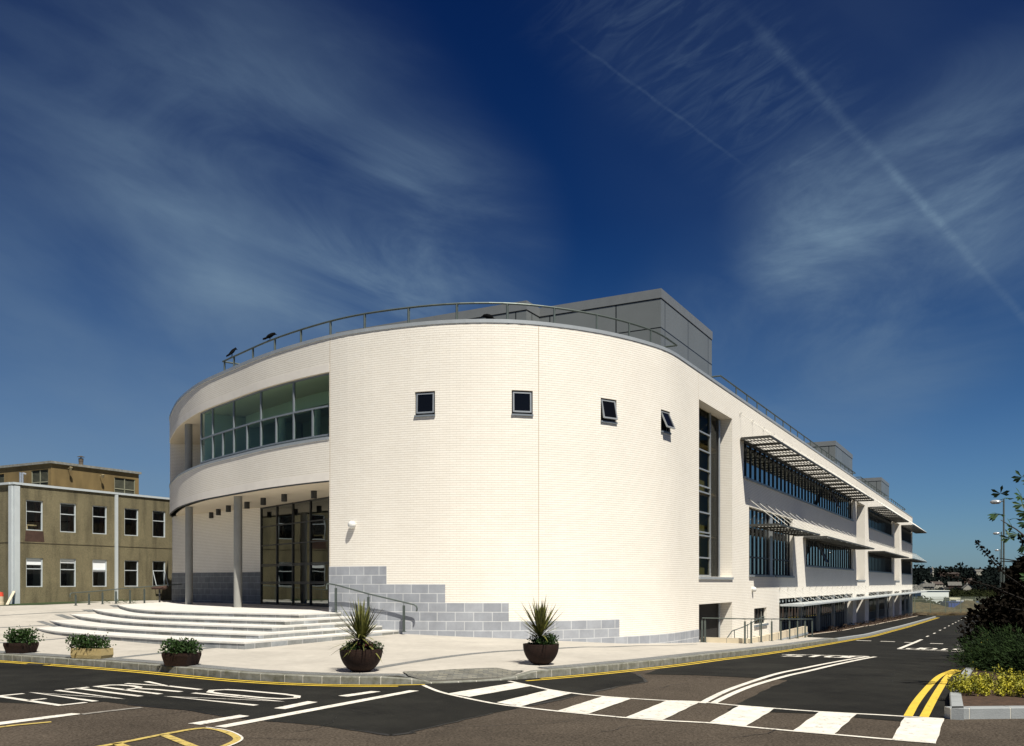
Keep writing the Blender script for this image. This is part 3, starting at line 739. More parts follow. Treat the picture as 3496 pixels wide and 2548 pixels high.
def wall_mesh(mb, f, sg, zg, holes, depth):
    for h in holes: sg = sg + [h[0], h[1]]; zg = zg + [h[2], h[3]]
    def uniq(g):
        g = sorted(g); o = [g[0]]
        for x in g[1:]:
            if x - o[-1] > 1e-4: o.append(x)
        return o
    sg, zg = uniq(sg), uniq(zg)
    inh = lambda s, z: any(h[0] < s < h[1] and h[2] < z < h[3] for h in holes)
    for a, b in zip(sg, sg[1:]):
        for c, d in zip(zg, zg[1:]):
            if inh((a + b) / 2, (c + d) / 2): continue
            mb.quad([f(a, 0, c), f(b, 0, c), f(b, 0, d), f(a, 0, d)], [(a, c), (b, c), (b, d), (a, d)])
    for h in holes:
        dp = h[4] if len(h) > 4 else depth; z0, z1 = max(h[2], zg[0]), min(h[3], zg[-1])
        if h[0] > sg[0]: mb.quad([f(h[0], 0, z0), f(h[0], dp, z0), f(h[0], dp, z1), f(h[0], 0, z1)], [(h[0], z0), (h[0] + dp, z0), (h[0] + dp, z1), (h[0], z1)])
        if h[1] < sg[-1]: mb.quad([f(h[1], dp, z0), f(h[1], 0, z0), f(h[1], 0, z1), f(h[1], dp, z1)], [(h[1] - dp, z0), (h[1], z0), (h[1], z1), (h[1] - dp, z1)])
        g = [x for x in sg if h[0] - 1e-6 <= x <= h[1] + 1e-6]
        for a, b in zip(g, g[1:]):
            if h[3] < zg[-1]: mb.quad([f(a, 0, z1), f(b, 0, z1), f(b, dp, z1), f(a, dp, z1)], [(a, z1), (b, z1), (b, z1 + dp), (a, z1 + dp)])
            if h[2] > zg[0]: mb.quad([f(a, 0, z0), f(a, dp, z0), f(b, dp, z0), f(b, 0, z0)], [(a, z0), (a, z0 - dp), (b, z0 - dp), (b, z0)])
PF = lambda s, d, z: pp(s, d, z)
def pbox(mb, s0, s1, d0, d1, z0, z1, step=.45, caps=True, uvscale=1):
    g = sgrid(s0, s1, step)
    for a, b in zip(g, g[1:]):
        mb.quad([pp(a, d0, z0), pp(b, d0, z0), pp(b, d0, z1), pp(a, d0, z1)], [(a, z0), (b, z0), (b, z1), (a, z1)])
        mb.quad([pp(a, d0, z1), pp(b, d0, z1), pp(b, d1, z1), pp(a, d1, z1)], [(a, d0), (b, d0), (b, d1), (a, d1)])
        mb.quad([pp(b, d1, z0), pp(a, d1, z0), pp(a, d1, z1), pp(b, d1, z1)], [(b, z0), (a, z0), (a, z1), (b, z1)])
        mb.quad([pp(b, d0, z0), pp(a, d0, z0), pp(a, d1, z0), pp(b, d1, z0)], [(b, d0), (a, d0), (a, d1), (b, d1)])
    for s in (s0, s1): mb.quad([pp(s, d0, z0), pp(s, d1, z0), pp(s, d1, z1), pp(s, d0, z1)], [(d0, z0), (d1, z0), (d1, z1), (d0, z1)])
Bld = empty('college_building')
tag(Bld, 'long white brick building with a drum-shaped curved front, porch, ribbon windows and sunshades', 'building')
ZR_, ZO, ZS_, ZL, ZF = 8.38, 7.24, 4.96, 3.51, -1.0
s1124 = su(1124)
kk_ = lambda k: S0 + k
sw = [(su((a + b) / 2) - .35, su((a + b) / 2) + .35) for a, b in ((1417, 1484), (1748.6, 1818), (2051, 2106), (2259, 2287))]
BAYS = [(7.0, 41.0), (50.5, 69.7), (79.0, 92.2)]
holes = [(SA - 1, s1124, ZS_, ZO, .30), (SA - 1, s1124, -5, ZL, .30)]
holes += [(a, b, 5.43, 6.22, .16) for a, b in sw]
holes += [(S0 + .02, S0 + 5.0, .25, 7.30, .55), (S0 + .02, S0 + 5.0, -5, -.86, .55)]
holes += [(S0 + 8.0, S0 + 18.1, .38, 3.63, .45), (S0 + 21.9, S0 + 41.0, 1.06, 2.72, .22), (S0 + 9.0, S0 + 11.6, -2.05, -1.25, .3), (S0 + 14.5, S0 + 41.0, -5, -.86, .6)]
holes += [(S0 + 7.0, S0 + 41.0, 4.95, 6.66, .22)]
for a, b in BAYS[1:]:
    holes += [(S0 + a, S0 + b, 4.95, 6.66, .22), (S0 + a, S0 + b, 1.06, 2.72, .22), (S0 + a, S0 + b, -6, -.86, .6)]
for a, b in ((43.0, 48.0), (71.4, 76.7)):
    holes += [(S0 + a, S0 + b, .24, 6.66, 1.1), (S0 + a, S0 + b, -6, -.95, 1.1)]
mb = MB(); wall_mesh(mb, PF, sgrid(SA, ST, .35), [-5.4, ZR_], holes, .3)
# end and rear walls
e0, e1 = pp(ST, 0), pp(ST, 15); r1 = Vector((-14.2, 56.0, 0)); r0 = pp(SA, 0)
for a, b in ((e0, e1), (e1, pp(S0 + 14, 15)), (pp(S0 + 14, 15), r1), (r1, r0)):
    l = (b - a).length; mb.quad([(a.x, a.y, -5.4), (b.x, b.y, -5.4), (b.x, b.y, ZR_), (a.x, a.y, ZR_)], [(0, -5.4), (l, -5.4), (l, ZR_), (0, ZR_)])
# porch rear wall, terrace walls
PA, PB, PC_ = Vector((-18.0, 47.9)), Vector((-11.72, 42.45)), Vector((-6.6, 35.9))
def wallq(mb, a, b, z0, z1):
    l = (Vector(b[:2]) - Vector(a[:2])).length; mb.quad([(a[0], a[1], z0), (b[0], b[1], z0), (b[0], b[1], z1), (a[0], a[1], z1)], [(0, z0), (l, z0), (l, z1), (0, z1)])
wallq(mb, pp(SA + .02, .02), PB, .5, ZL); wallq(mb, pp(s1124, .3), (-6.0, 35.1), -1.2, ZL)
TD = 2.3; sT = su(676)
g = sgrid(SA + .9, sT + .1)
for a, b in zip(g, g[1:]): mb.quad([pp(a, TD, ZS_), pp(b, TD, ZS_), pp(b, TD, ZO), pp(a, TD, ZO)], [(a, ZS_), (b, ZS_), (b, ZO), (a, ZO)])
mb.quad([pp(SA + .9, .0, ZS_), pp(SA + .9, TD, ZS_), pp(SA + .9, TD, ZO), pp(SA + .9, .0, ZO)], [(0, ZS_), (TD, ZS_), (TD, ZO), (0, ZO)])
mb.build('brick_wall', brick, Bld)
# plain soldier-course bands
for z_ in (ZO, ZL): mb = MB(); pbox(mb, SA, s1124, -.004, .05, z_ + .002, z_ + .28); mb.build('soldier_course', cream, Bld)
# movement joints
for s, h, z_ in ((su(1126.5), .011, -1.8), (su(1839), .011, -1.8), (S0 - .02, .008, 7.3)):
    mb = MB(); pbox(mb, s - h, s + h, -.002, .01, z_, ZR_); mb.build('movement_joint', mat('sealant', (.48, .40, .30), .8), Bld)
# coping
mb = MB(); pbox(mb, SA - .05, ST + .05, -.025, .4, ZR_ + .0, ZR_ + .115); mb.build('coping', coping_m, Bld)
# roof deck
def poly_part(name, pts, z, m, parent):
    me = bpy.data.meshes.new(name); bm = bmesh.new(); fill(bm, pts, z); bm.to_mesh(me); bm.free(); me.materials.append(m)
    o = bpy.data.objects.new(name, me); COL.objects.link(o); o.parent = parent; return o
outl = [pp(s, .3) for s in sgrid(SA, ST, .8)] + [e1, pp(S0 + 14, 15), r1]
poly_part('roof_deck', outl, 7.7, felt, Bld)
mb = MB(); g = sgrid(SA, ST, .8)
for a, b in zip(g, g[1:]): mb.quad([pp(a, .4, 7.7), pp(b, .4, 7.7), pp(b, .4, ZR_), pp(a, .4, ZR_)])
mb.build('parapet_lining', felt, Bld)
# porch soffit, terrace floor and ceiling
outl = [pp(s, .04) for s in sgrid(SA, s1124 + .3)] + [Vector((-5.4, 35)), Vector((-7, 44)), Vector((-17, 52))]
poly_part('porch_soffit', outl, ZL + .0, render_soffit, Bld)
mb = MB(); pbox(mb, SA, s1124, -.002, .05, ZL - .045, ZL - .001); mb.build('soffit_trim', dframe, Bld)
def ribbon_part(name, d0, d1, z, m, s0, s1):
    mb = MB(); g = sgrid(s0, s1)
    for a, b in zip(g, g[1:]): mb.quad([pp(a, d0, z), pp(b, d0, z), pp(b, d1, z), pp(a, d1, z)])
    return mb.build(name, m, Bld)
ribbon_part('terrace_ceiling', .03, 6.0, ZO - .003, render_soffit, SA + .3, s1124 + 2)
ribbon_part('terrace_floor', .28, 6.0, ZS_ + .004, render_soffit, SA + .3, s1124 + 2)
mb = MB(); pbox(mb, SA, s1124, -.022, .34, ZS_ - .045, ZS_ + .045)
mb.build('terrace_sill', coping_m, Bld)
# room behind the curved glazing
mb = MB(); g = sgrid(sT + .3, s1124 + 2.0)
for a, b in zip(g, g[1:]): mb.quad([pp(a, 4.6, ZS_), pp(b, 4.6, ZS_), pp(b, 4.6, ZO), pp(a, 4.6, ZO)])
mb.quad([pp(s1124 + 1.5, .3, ZS_), pp(s1124 + 1.5, 4.6, ZS_), pp(s1124 + 1.5, 4.6, ZO), pp(s1124 + 1.5, .3, ZO)])
mb.quad([pp(sT + .12, .25, ZS_), pp(sT + .12, 4.6, ZS_), pp(sT + .12, 4.6, ZO), pp(sT + .12, .25, ZO)])
pbox(mb, sT + .5, s1124 + 1.5, 1.9, 2.3, 6.75, ZO - .01)
for s in (sT + 3.6, sT + 6.6, sT + 9.4): mb.bar(pp(s, 2.2, ZS_), pp(s, 2.2, 6.75), .16, 12)
mb.build('interior_wall', interior, Bld)
# curved glazing: frame > panes
def glazing(name, parent, s0, s1, z0, z1, d, verts_, rails, fw=.035, fd=.05, m=frame_m, glass=glass_up, pane_name='pane', extra=None):
    mb = MB()
    pbox(mb, s0, s1, d - fd, d + .02, z0, z0 + fw * 1.6); pbox(mb, s0, s1, d - fd, d + .02, z1 - fw * 1.6, z1)
    for s in (s0 + fw, s1 - fw): pbox(mb, s - fw, s + fw, d - fd, d + .02, z0 + fw * 1.6 + .001, z1 - fw * 1.6 - .001)
    for s, a, b in verts_: pbox(mb, s - fw, s + fw, d - fd - .004, d + .015, a, b)
    for z, a, b in rails: pbox(mb, a, b, d - fd - .002, d + .018, z - fw, z + fw)
    fr = mb.build(name, m, parent)
    gm = MB(); g = sgrid(s0, s1, .6)
    for a, b in zip(g, g[1:]): gm.quad([pp(a, d - .01, z0), pp(b, d - .01, z0), pp(b, d - .01, z1), pp(a, d - .01, z1)], [(a, z0), (b, z0), (b, z1), (a, z1)])
    gm.build(pane_name, glass, fr)
    return fr
U3 = lambda x: 550 + x / 3.003
ups = [su(U3(x)) for x in (500, 715, 993, 1330)]; los = [su(U3(x)) for x in (603, 850, 1150, 1525)]
ztr = 6.10
vv = [(s, ZS_ + .13, ZO - .06) for s in ups] + [(s, ZS_ + .13, ztr) for s in los]
cg = glazing('curved_window', Bld, sT, s1124 - .01, ZS_ + .047, ZO - .005, .16, vv, [(ztr, sT, s1124), (ZS_ + .15, sT, s1124)], .03, .06)
# porch glazing
def flatglaze(name, parent, A, B, z0, z1, cols, rows, fw, fd, m, glass, dbl=()):
    A, B = Vector(A), Vector(B); L_ = (B - A).length; t = (B - A).normalized(); n = Vector((t.y, -t.x)); T, Nn, Zz = Vector((*t, 0)), Vector((*n, 0)), Vector((0, 0, 1))
    mb = MB(); mid_ = lambda s, z: Vector((*(A + t * s), z))
    for k in cols: mb.box(mid_(k, (z0 + z1) / 2) + Nn * .003, (fw, fd, (z1 - z0) / 2), (T, Nn, Zz))
    for z in rows: mb.box(mid_(L_ / 2, z), (L_ / 2, fd * .8, fw * .8), (T, Nn, Zz))
    fr = mb.build(name, m, parent)
    g = MB(); g.quad([mid_(0, z0), mid_(L_, z0), mid_(L_, z1), mid_(0, z1)], [(0, z0), (L_, z0), (L_, z1), (0, z1)]); g.build('pane', glass, fr)
    return fr
Lg = (PC_ - PB).length; tg = (PC_ - PB).normalized()
def on_glass(u):                                # distance along the porch glass of a measured mullion
    q = (u - CX) / F; return (q * PB.y - PB.x) / (tg.x - q * tg.y)
cols = [.03] + [on_glass(U3(x)) for x in (1192, 1355, 1535, 1727)] + [Lg]
Ygl = 42.0
rws = [ZF + .03, ZL - .04] + [(HY - (1600 + y / 3.003)) * 42.3 / F for y in (600, 792, 988, 1002, 1165, 1178)]
flatglaze('porch_glazing', Bld, PB, PC_, ZF, ZL - .005, cols, rws, .028, .05, dframe, glass_en)
mb = MB(); mb.quad([(-11.5, 43.2, -1.1), (-5.2, 35.4, -1.1), (-5.2, 35.4, 3.5), (-11.5, 43.2, 3.5)]); mb.quad([(-11.7, 42.6, -1.0), (-6, 35.2, -1.0), (-4.6, 36, -1.0), (-11, 44, -1.0)])
mb.build('lobby_wall', mat('lobby_dark', (.022, .02, .016), .9), Bld)
# blockwork base of the porch
mb = MB(); a, b = pp(SA + .02, .0), PB; t = (Vector((b.x, b.y)) - Vector((a.x, a.y))); L_ = t.length; t.normalize(); n = Vector((t.y, -t.x))
p0 = Vector((a.x, a.y)) + n * .015; p1 = PB + n * .015
wallq(mb, p0, p1, -1.2, .5); mb.quad([(p0.x, p0.y, .5), (p1.x, p1.y, .5), (p1.x - n.x * .03, p1.y - n.y * .03, .5), (p0.x - n.x * .03, p0.y - n.y * .03, .5)])
mb.build('block_base', brickmat('shaded_block', (.17, .18, .19), (.13, .14, .15), (.26, .27, .28), .60, .30, .012, bump=.3, blot=.2, blotscale=2.2), Bld)  # porch shade put into the block colour, darker than the plinth
# stepped blockwork plinth
mb = MB()
for i, (ztop, zbot, uend) in enumerate(((.55, -.05, 1320), (-.05, -.65, 1520), (-.65, -1.24, 1737), (-1.24, -1.84, 2114), (-1.84, -3.0, 2387))):
    g = sgrid(s1124, su(uend) if uend < 2380 else S0, .35)
    for a, b in zip(g, g[1:]): mb.quad([pp(a, -.012, zbot), pp(b, -.012, zbot), pp(b, -.012, ztop), pp(a, -.012, ztop)], [(a, zbot + .05), (b, zbot + .05), (b, ztop + .05), (a, ztop + .05)])
    mb.quad([pp(g[-1], -.012, zbot), pp(g[-1], 0, zbot), pp(g[-1], 0, ztop), pp(g[-1], -.012, ztop)])
    pv = [s1124, su(1320), su(1520), su(1737), su(2114)][i]
    gg = sgrid(pv, g[-1], .35)
    for a, b in zip(gg, gg[1:]): mb.quad([pp(a, -.012, ztop), pp(b, -.012, ztop), pp(b, 0, ztop), pp(a, 0, ztop)])
mb.build('block_plinth', block, Bld)
# porch columns
for (x, y, zt) in ((-11.12, 36.85, ZL), (-14.9, 41.9, ZL)):
    mb = MB(); mb.lathe([(.168, zt), (.168, ZF)], (x, y, 0), 32); mb.build('porch_column', column_m, Bld, smooth=True)
q = pp(su(644), 1.0); mb = MB(); mb.lathe([(.168, ZO), (.168, ZS_)], (-14.78, 41.5, 0), 32); mb.build('terrace_column', column_m, Bld, smooth=True)
# soffit downlights
for x, y in ((-7.56, 34.65), (-9.03, 36.0), (-10.3, 37.6), (-11.5, 39.4), (-12.9, 41.3), (-14.0, 43.3), (-15.0, 45.3)):
    mb = MB(); mb.lathe([(.0, ZL - .001), (.115, ZL - .001), (.115, ZL - .29), (.105, ZL - .29), (.10, ZL - .2), (0, ZL - .2)], (x, y, 0), 16)
    mb.build('downlight', dframe, Bld, smooth=True)
# small square windows, two of them tilted open
def small_window(i, s0, s1, tilt):
    z0, z1 = 5.50, 6.20; sm = (s0 + s1) / 2; c = pp(sm, .06, 0)
    T = (pp(s1, 0) - pp(s0, 0)).normalized(); Nn = Vector((T.y, -T.x, 0)); Zz = Vector((0, 0, 1)); w = (s1 - s0) / 2
    mb = MB(); O = Vector((c.x, c.y, 0)) - Nn * .03
    for q in (-1, 1): mb.box(O + T * (q * (w - .02)) + Zz * (z0 + z1) / 2, (.018, .03, (z1 - z0) / 2), (T, Nn, Zz))
    for z in (z0 + .01, z1 - .01): mb.box(O + Zz * z, (w - .04, .03, .018), (T, Nn, Zz))
    fr = mb.build('square_window', dframe, Bld)
    mb = MB(); ct, st_ = math.cos(tilt), math.sin(tilt); H = z1 - z0 - .05; up = Zz * ct - Nn * st_; nn = Nn * ct + Zz * st_
    hinge = Vector((c.x, c.y, z1 - .03)) + Nn * .01; cw = w - .045
    for q in (-1, 1): mb.box(hinge + T * (q * (cw - .02)) - up * (H / 2), (.024, .022, H / 2), (T, nn, up))
    mb.box(hinge - up * .02, (cw - .044, .022, .02), (T, nn, up)); mb.box(hinge - up * (H - .02), (cw - .044, .022, .026), (T, nn, up))
    mb.build('casement', steel_l, fr)
    g = MB(); g.quad([hinge + T * a - up * b for a, b in ((-cw, 0), (cw, 0), (cw, H), (-cw, H))]); g.build('pane', black_gl, fr)
    s = MB(); pbox(s, s0 - .01, s1 + .01, -.05, .16, 5.40, 5.455); s.build('sill', frame_m, fr)
    b = MB(); b.quad([pp(s0, .155, 5.43), pp(s1, .155, 5.43), pp(s1, .155, 6.22), pp(s0, .155, 6.22)]); b.build('backing', blackm, fr)
for i, ((a, b), t) in enumerate(zip(sw, (0.03, 0.03, .22, .42))): small_window(i, a, b, t)
# first stair window: deep slot with transoms, brick pier and pipe
mb = MB()
for z in (.30, 1.05, 1.98, 2.12, 2.95, 3.80, 4.05, 4.75, 5.55, 6.3): pbox(mb, S0 + .02, S0 + 3.1, .44, .52, z - .03, z + .03)
for k in (.05, 3.12): pbox(mb, S0 + k - .03, S0 + k + .04, .43, .54, .25, 7.29)
fr = mb.build('stair_window', steel_l, Bld)
g = MB(); g.quad([pp(S0 + .02, .5, .25), pp(S0 + 3.1, .5, .25), pp(S0 + 3.1, .5, 7.29), pp(S0 + .02, .5, 7.29)]); g.build('pane', glass_st, fr)
g = MB(); g.quad([pp(S0 + 3.17, .5, .25), pp(S0 + 4.42, .5, .25), pp(S0 + 4.42, .5, 7.29), pp(S0 + 3.17, .5, 7.29)]); g.build('side_pane', glassmat('side_glass', (.75, .72, .62), .0, k=.3), fr)
g = MB(); g.quad([pp(S0, 1.25, .25), pp(S0 + 5.4, 1.25, .25), pp(S0 + 5.4, 1.25, 7.29), pp(S0, 1.25, 7.29)]); g.build('stair_lining', mat('stair_green', (.16, .16, .07), .8), fr)
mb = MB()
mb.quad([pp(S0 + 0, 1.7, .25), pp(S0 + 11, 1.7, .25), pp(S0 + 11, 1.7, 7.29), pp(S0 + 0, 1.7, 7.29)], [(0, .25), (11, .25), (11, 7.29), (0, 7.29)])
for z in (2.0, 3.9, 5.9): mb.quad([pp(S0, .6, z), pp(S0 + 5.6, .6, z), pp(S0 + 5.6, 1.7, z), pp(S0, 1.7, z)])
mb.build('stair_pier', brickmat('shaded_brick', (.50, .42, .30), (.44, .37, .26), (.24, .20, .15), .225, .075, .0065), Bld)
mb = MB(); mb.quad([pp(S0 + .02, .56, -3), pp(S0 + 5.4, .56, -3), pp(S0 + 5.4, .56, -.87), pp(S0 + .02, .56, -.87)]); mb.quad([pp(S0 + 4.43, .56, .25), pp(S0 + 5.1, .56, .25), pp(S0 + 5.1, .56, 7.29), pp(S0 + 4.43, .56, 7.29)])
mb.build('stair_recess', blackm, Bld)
mb = MB(); mb.bar(pp(S0 + 4.52, .46, -2.6), pp(S0 + 4.52, .46, 7.2), .05, 10); mb.build('drain_pipe', steel_l, Bld, smooth=True)
for a, b in ((-.03, 5.02), (42.95, 48.05), (71.35, 76.75)): mb = MB(); pbox(mb, S0 + a, S0 + b, -.06, .56, .14, .24); mb.build('stair_sill', coping_m, Bld)
# far stair slots
for a, b in ((43.0, 48.0), (71.4, 76.7)):
    mb = MB(); mb.quad([pp(S0 + a, 1.05, -4.3), pp(S0 + b, 1.05, -4.3), pp(S0 + b, 1.05, 6.66), pp(S0 + a, 1.05, 6.66)]); mb.build('stair_glass', black_gl, Bld)
# ribbon windows
def ribbon(s0, s1, z0, z1, d, pitch, name='ribbon_window', rail=None, opener=()):
    n = max(2, round((s1 - s0) / pitch)); vs = [(s0 + (s1 - s0) * i / n, z0 + .05, z1 - .05) for i in range(1, n)]
    fr = glazing(name, Bld, s0, s1, z0, z1, d, vs, [(rail, s0, s1)] if rail else [], .035, .06, dframe, glass_rb)
    s = MB(); pbox(s, s0 - .04, s1 + .04, -.09, d, z0 - .10, z0 - .004, 5); s.build('sill', frame_m, fr)
    b = MB(); b.quad([pp(s0, d + .12, z0), pp(s1, d + .12, z0), pp(s1, d + .12, z1), pp(s0, d + .12, z1)]); b.build('backing', blackm, fr)
    for so_, w in opener:                      # open top-hung lights
        T = Vector((*D1, 0)); Nn = Vector((D1.y, -D1.x, 0)); Zz = Vector((0, 0, 1)); tl = .42; up = Zz * math.cos(tl) - Nn * math.sin(tl); nn = Nn * math.cos(tl) + Zz * math.sin(tl)
        H = (z1 - z0) * .92; h = pp(so_, -.01, z1 - .05); o_ = MB()
        for q in (-1, 1): o_.box(h + T * (q * w / 2) - up * (H / 2), (.03, .025, H / 2), (T, nn, up))
        for q in (0.03, H - .03): o_.box(h - up * q, (w / 2 - .031, .025, .03), (T, nn, up))
        o_.quad([h + T * x - up * y for x, y in ((-w / 2, 0), (w / 2, 0), (w / 2, H), (-w / 2, H))])
        o_.build('open_light', dframe, fr)
    return fr
D_ = .18
ribbon(S0 + 7.0, S0 + 41.0, 4.95, 6.655, D_, .98, opener=((S0 + 30.0, .95),))
ribbon(S0 + 8.0, S0 + 12.9, .38, 3.625, .25, .82, 'tall_window', 1.25)
ribbon(S0 + 13.5, S0 + 18.1, .38, 3.625, .25, .82, 'tall_window', 1.25)
mb = MB(); pbox(mb, S0 + 12.91, S0 + 13.49, .12, .45, .38, 3.625); mb.build('window_post', steel_l, Bld)
ribbon(S0 + 21.9, S0 + 41.0, 1.06, 2.715, D_, .98, opener=((S0 + 25.6, .95),))
for a, b in BAYS[1:]:
    ribbon(S0 + a, S0 + b, 4.95, 6.655, D_, 1.05); ribbon(S0 + a, S0 + b, 1.06, 2.715, D_, 1.05)
ribbon(S0 + 9.0, S0 + 11.6, -2.05, -1.255, .2, .62, 'basement_window')
# ground floor: recessed louvres and glass behind posts
for a, b in ((14.5, 41.0), BAYS[1], BAYS[2]):
    zt = -.87; s = S0 + a; e = S0 + b
    fr = glazing('ground_window', Bld, s, e, -2.25 if a < 20 else -2.75, zt, .45, [(s + i * .85, -3.4, zt - .05) for i in range(1, int((b - a) / .85))], [], .03, .05, dframe, glass_rb)
    k = MB(); k.quad([pp(s, .57, -4.6), pp(e, .57, -4.6), pp(e, .57, zt), pp(s, .57, zt)]); k.build('backing', blackm, fr)
    k = MB(); zz = -2.3 if a < 20 else -2.8
    k.quad([pp(s, .44, -4.6), pp(e, .44, -4.6), pp(e, .44, zz), pp(s, .44, zz)], [(s, -4.6), (e, -4.6), (e, zz), (s, zz)]); k.build('base_louvre', mat('dark_louvre', (.07, .075, .075), .6, .15, 3), Bld)
    n = 4 if a < 20 else 3
    for i in range(1, n + 1 if a < 20 else n):
        q = s + (e - s) * i / (n + .6 if a < 20 else n); g0 = plaza_h(*pp(q, 0)[:2])
        k = MB(); k.box(Vector((*pp(q, .02)[:2], (g0 + zt) / 2)), (.09, .09, (zt - g0) / 2 + .05), (Vector((*D1, 0)), Vector((*D2, 0)), Vector((0, 0, 1)))); k.build('post', steel_l, Bld)
# sunshades: a rack of fins on rods
def sunshade(s0, s1, z, proj, rodz, pitch=2.3, solid=False, name='sunshade', s1x=0):
    ax = (Vector((*D1, 0)), Vector((-D2.x, -D2.y, 0)), Vector((0, 0, 1)))
    mb = MB(); P = lambda s, o, zz: pp(min(s, ST), 0, zz) + ax[0] * max(0, s - ST) + ax[1] * o
    L_ = s1 - s0; cz = z
    for o, w in ((.05, .045), (proj, .05)): mb.box(P((s0 + s1) / 2, o, cz), (L_ / 2, w / 2, .04), ax)
    n = max(1, round(L_ / pitch)); cs = [s0 + L_ * i / n for i in range(n + 1)]
    for s in cs: mb.box(P(s, (proj + .05) / 2, cz - .002), (.03, proj / 2 - .05, .058), ax)
    if solid:
        mb.box(P((s0 + s1) / 2, (proj + .05) / 2, cz + .035), (L_ / 2 - .03, proj / 2 - .05, .012), ax)
        m = mat('canopy_sheet', (.42, .45, .46), .4, .06, 2)
    else:
        m = [mat('shade_frame', (.05, .05, .045), .5, .08, 3, metal=.2), mat('shade_blade', (.46, .45, .41), .55, .05, 3)]
        tilt = .5; y = ax[1] * math.cos(tilt) - ax[2] * math.sin(tilt); z_ = ax[2] * math.cos(tilt) + ax[1] * math.sin(tilt)
        k = 8; pt_ = (proj - .12) / k; mb.cur = 1
        for i in range(k):
            o = .085 + pt_ * (i + .5); mb.box(P((s0 + s1) / 2, o, cz + .01), (L_ / 2 - .02, pt_ * .46, .004), (ax[0], y, z_))
        mb.cur = 0
        for i in range(k + 1): mb.box(P((s0 + s1) / 2, .085 + pt_ * i, cz - .03), (L_ / 2 - .02, .008, .010), ax)
        for j in range(int(L_ / 1.15)):
            s = s0 + 1.15 * (j + .5); mb.box(P(s, (proj + .05) / 2, cz - .06), (.03, proj / 2 - .05, .018), ax)
    sh = mb.build(name, m, Bld)
    for s in cs:
        r = MB(); a = P(s, .03, rodz); b = P(s + .0, proj, cz + .06); r.bar(a, b, .014, 6); r.box(a, (.04, .05, .035), ax); r.build('rod', mat('rod_steel', (.55, .53, .48), .35, .05, 3), sh)
    return sh
sunshade(S0 + 6.3, S0 + 42.4, 6.60, 1.40, 7.76)
sunshade(S0 + 8.0, S0 + 18.4, 2.72, 1.42, 3.95, 1.7)
sunshade(S0 + 20.9, S0 + 42.4, 2.72, 1.42, 3.85)
sunshade(S0 + 49.7, S0 + 71.6, 6.60, 1.40, 7.76); sunshade(S0 + 49.7, S0 + 71.6, 2.72, 1.42, 3.85)
sunshade(S0 + 78.2, S0 + 96.5, 6.60, 1.40, 7.76); sunshade(S0 + 78.2, S0 + 96.5, 2.72, 1.42, 3.85)
sunshade(S0 + 14.5, S0 + 98.5, -1.20, 1.30, -.30, 2.1, True, 'canopy')
# wall lamps
for s, z in ((su(1206), 1.95), (S0 + 8.6, -.32)):
    mb = MB(); c = pp(s, 0, z); T = (pp(s + .1, 0) - pp(s - .1, 0)).normalized(); Nn = Vector((T.y, -T.x, 0))
    ring = lambda r, o, dz=0: [c + Nn * o + Vector((0, 0, dz)) + T * (r * math.cos(t)) + Vector((0, 0, r * math.sin(t))) for t in [2 * math.pi * i / 16 for i in range(16)]]
    prof = [(.11, 0), (.13, .05), (.13, .11), (.10, .17), (.05, .20), (.001, .205)]
    for (r0, o0), (r1_, o1) in zip(prof, prof[1:]):
        A, B = ring(r0, o0), ring(r1_, o1)
        for i in range(16): mb.quad([A[i], A[(i + 1) % 16], B[(i + 1) % 16], B[i]])
    mb.build('wall_lamp', mat('lamp_white', (.62, .62, .60), .3), Bld, smooth=True)
# roof railings
def rail_on_path(s0, s1, d, z0, z1, posts, r=.036, ret=.8, name='roof_railing'):
    mb = MB(); g = sgrid(s0, s1, .5)
    mb.tube([pp(s, d, z1) for s in g], r, 8)
    for s in (s0, s1):
        mb.bar(pp(s, d, z1), pp(s, d + ret, z1), r, 8); mb.bar(pp(s, d + ret, z1), pp(s, d + ret, z0), r, 8)
    rl = mb.build(name, galv, Bld, smooth=True)
    for s in posts:
        k = MB(); k.bar(pp(s, d, z0), pp(s, d, z1 - .01), .032, 8); k.bar(pp(s + .045, d + .02, z0), pp(s + .045, d + .02, z1 - .01), .012, 6); k.build('post', galv, rl, smooth=True)
pu = [U for U in [732, 764, 828, 903, 993, 1095.5, 1218, 1374, 1549.6, 1737, 1911, 2064, 2179.5, 2256]]
sp = [su(u) for u in pu]
rail_on_path(sp[0] - .15, sp[-1] + 2.6, .42, ZR_ - .3, 9.14, sp)
rail_on_path(S0 + 3.9, S0 + 44, .22, ZR_ - .4, 9.02, [S0 + 6.5 + 2.0 * i for i in range(19)])
rail_on_path(S0 + 47, S0 + 66, .22, ZR_ - .4, 9.02, [S0 + 48 + 2.0 * i for i in range(9)])
rail_on_path(S0 + 70, S0 + 86, .22, ZR_ - .4, 9.02, [S0 + 70.5 + 2.0 * i for i in range(8)])
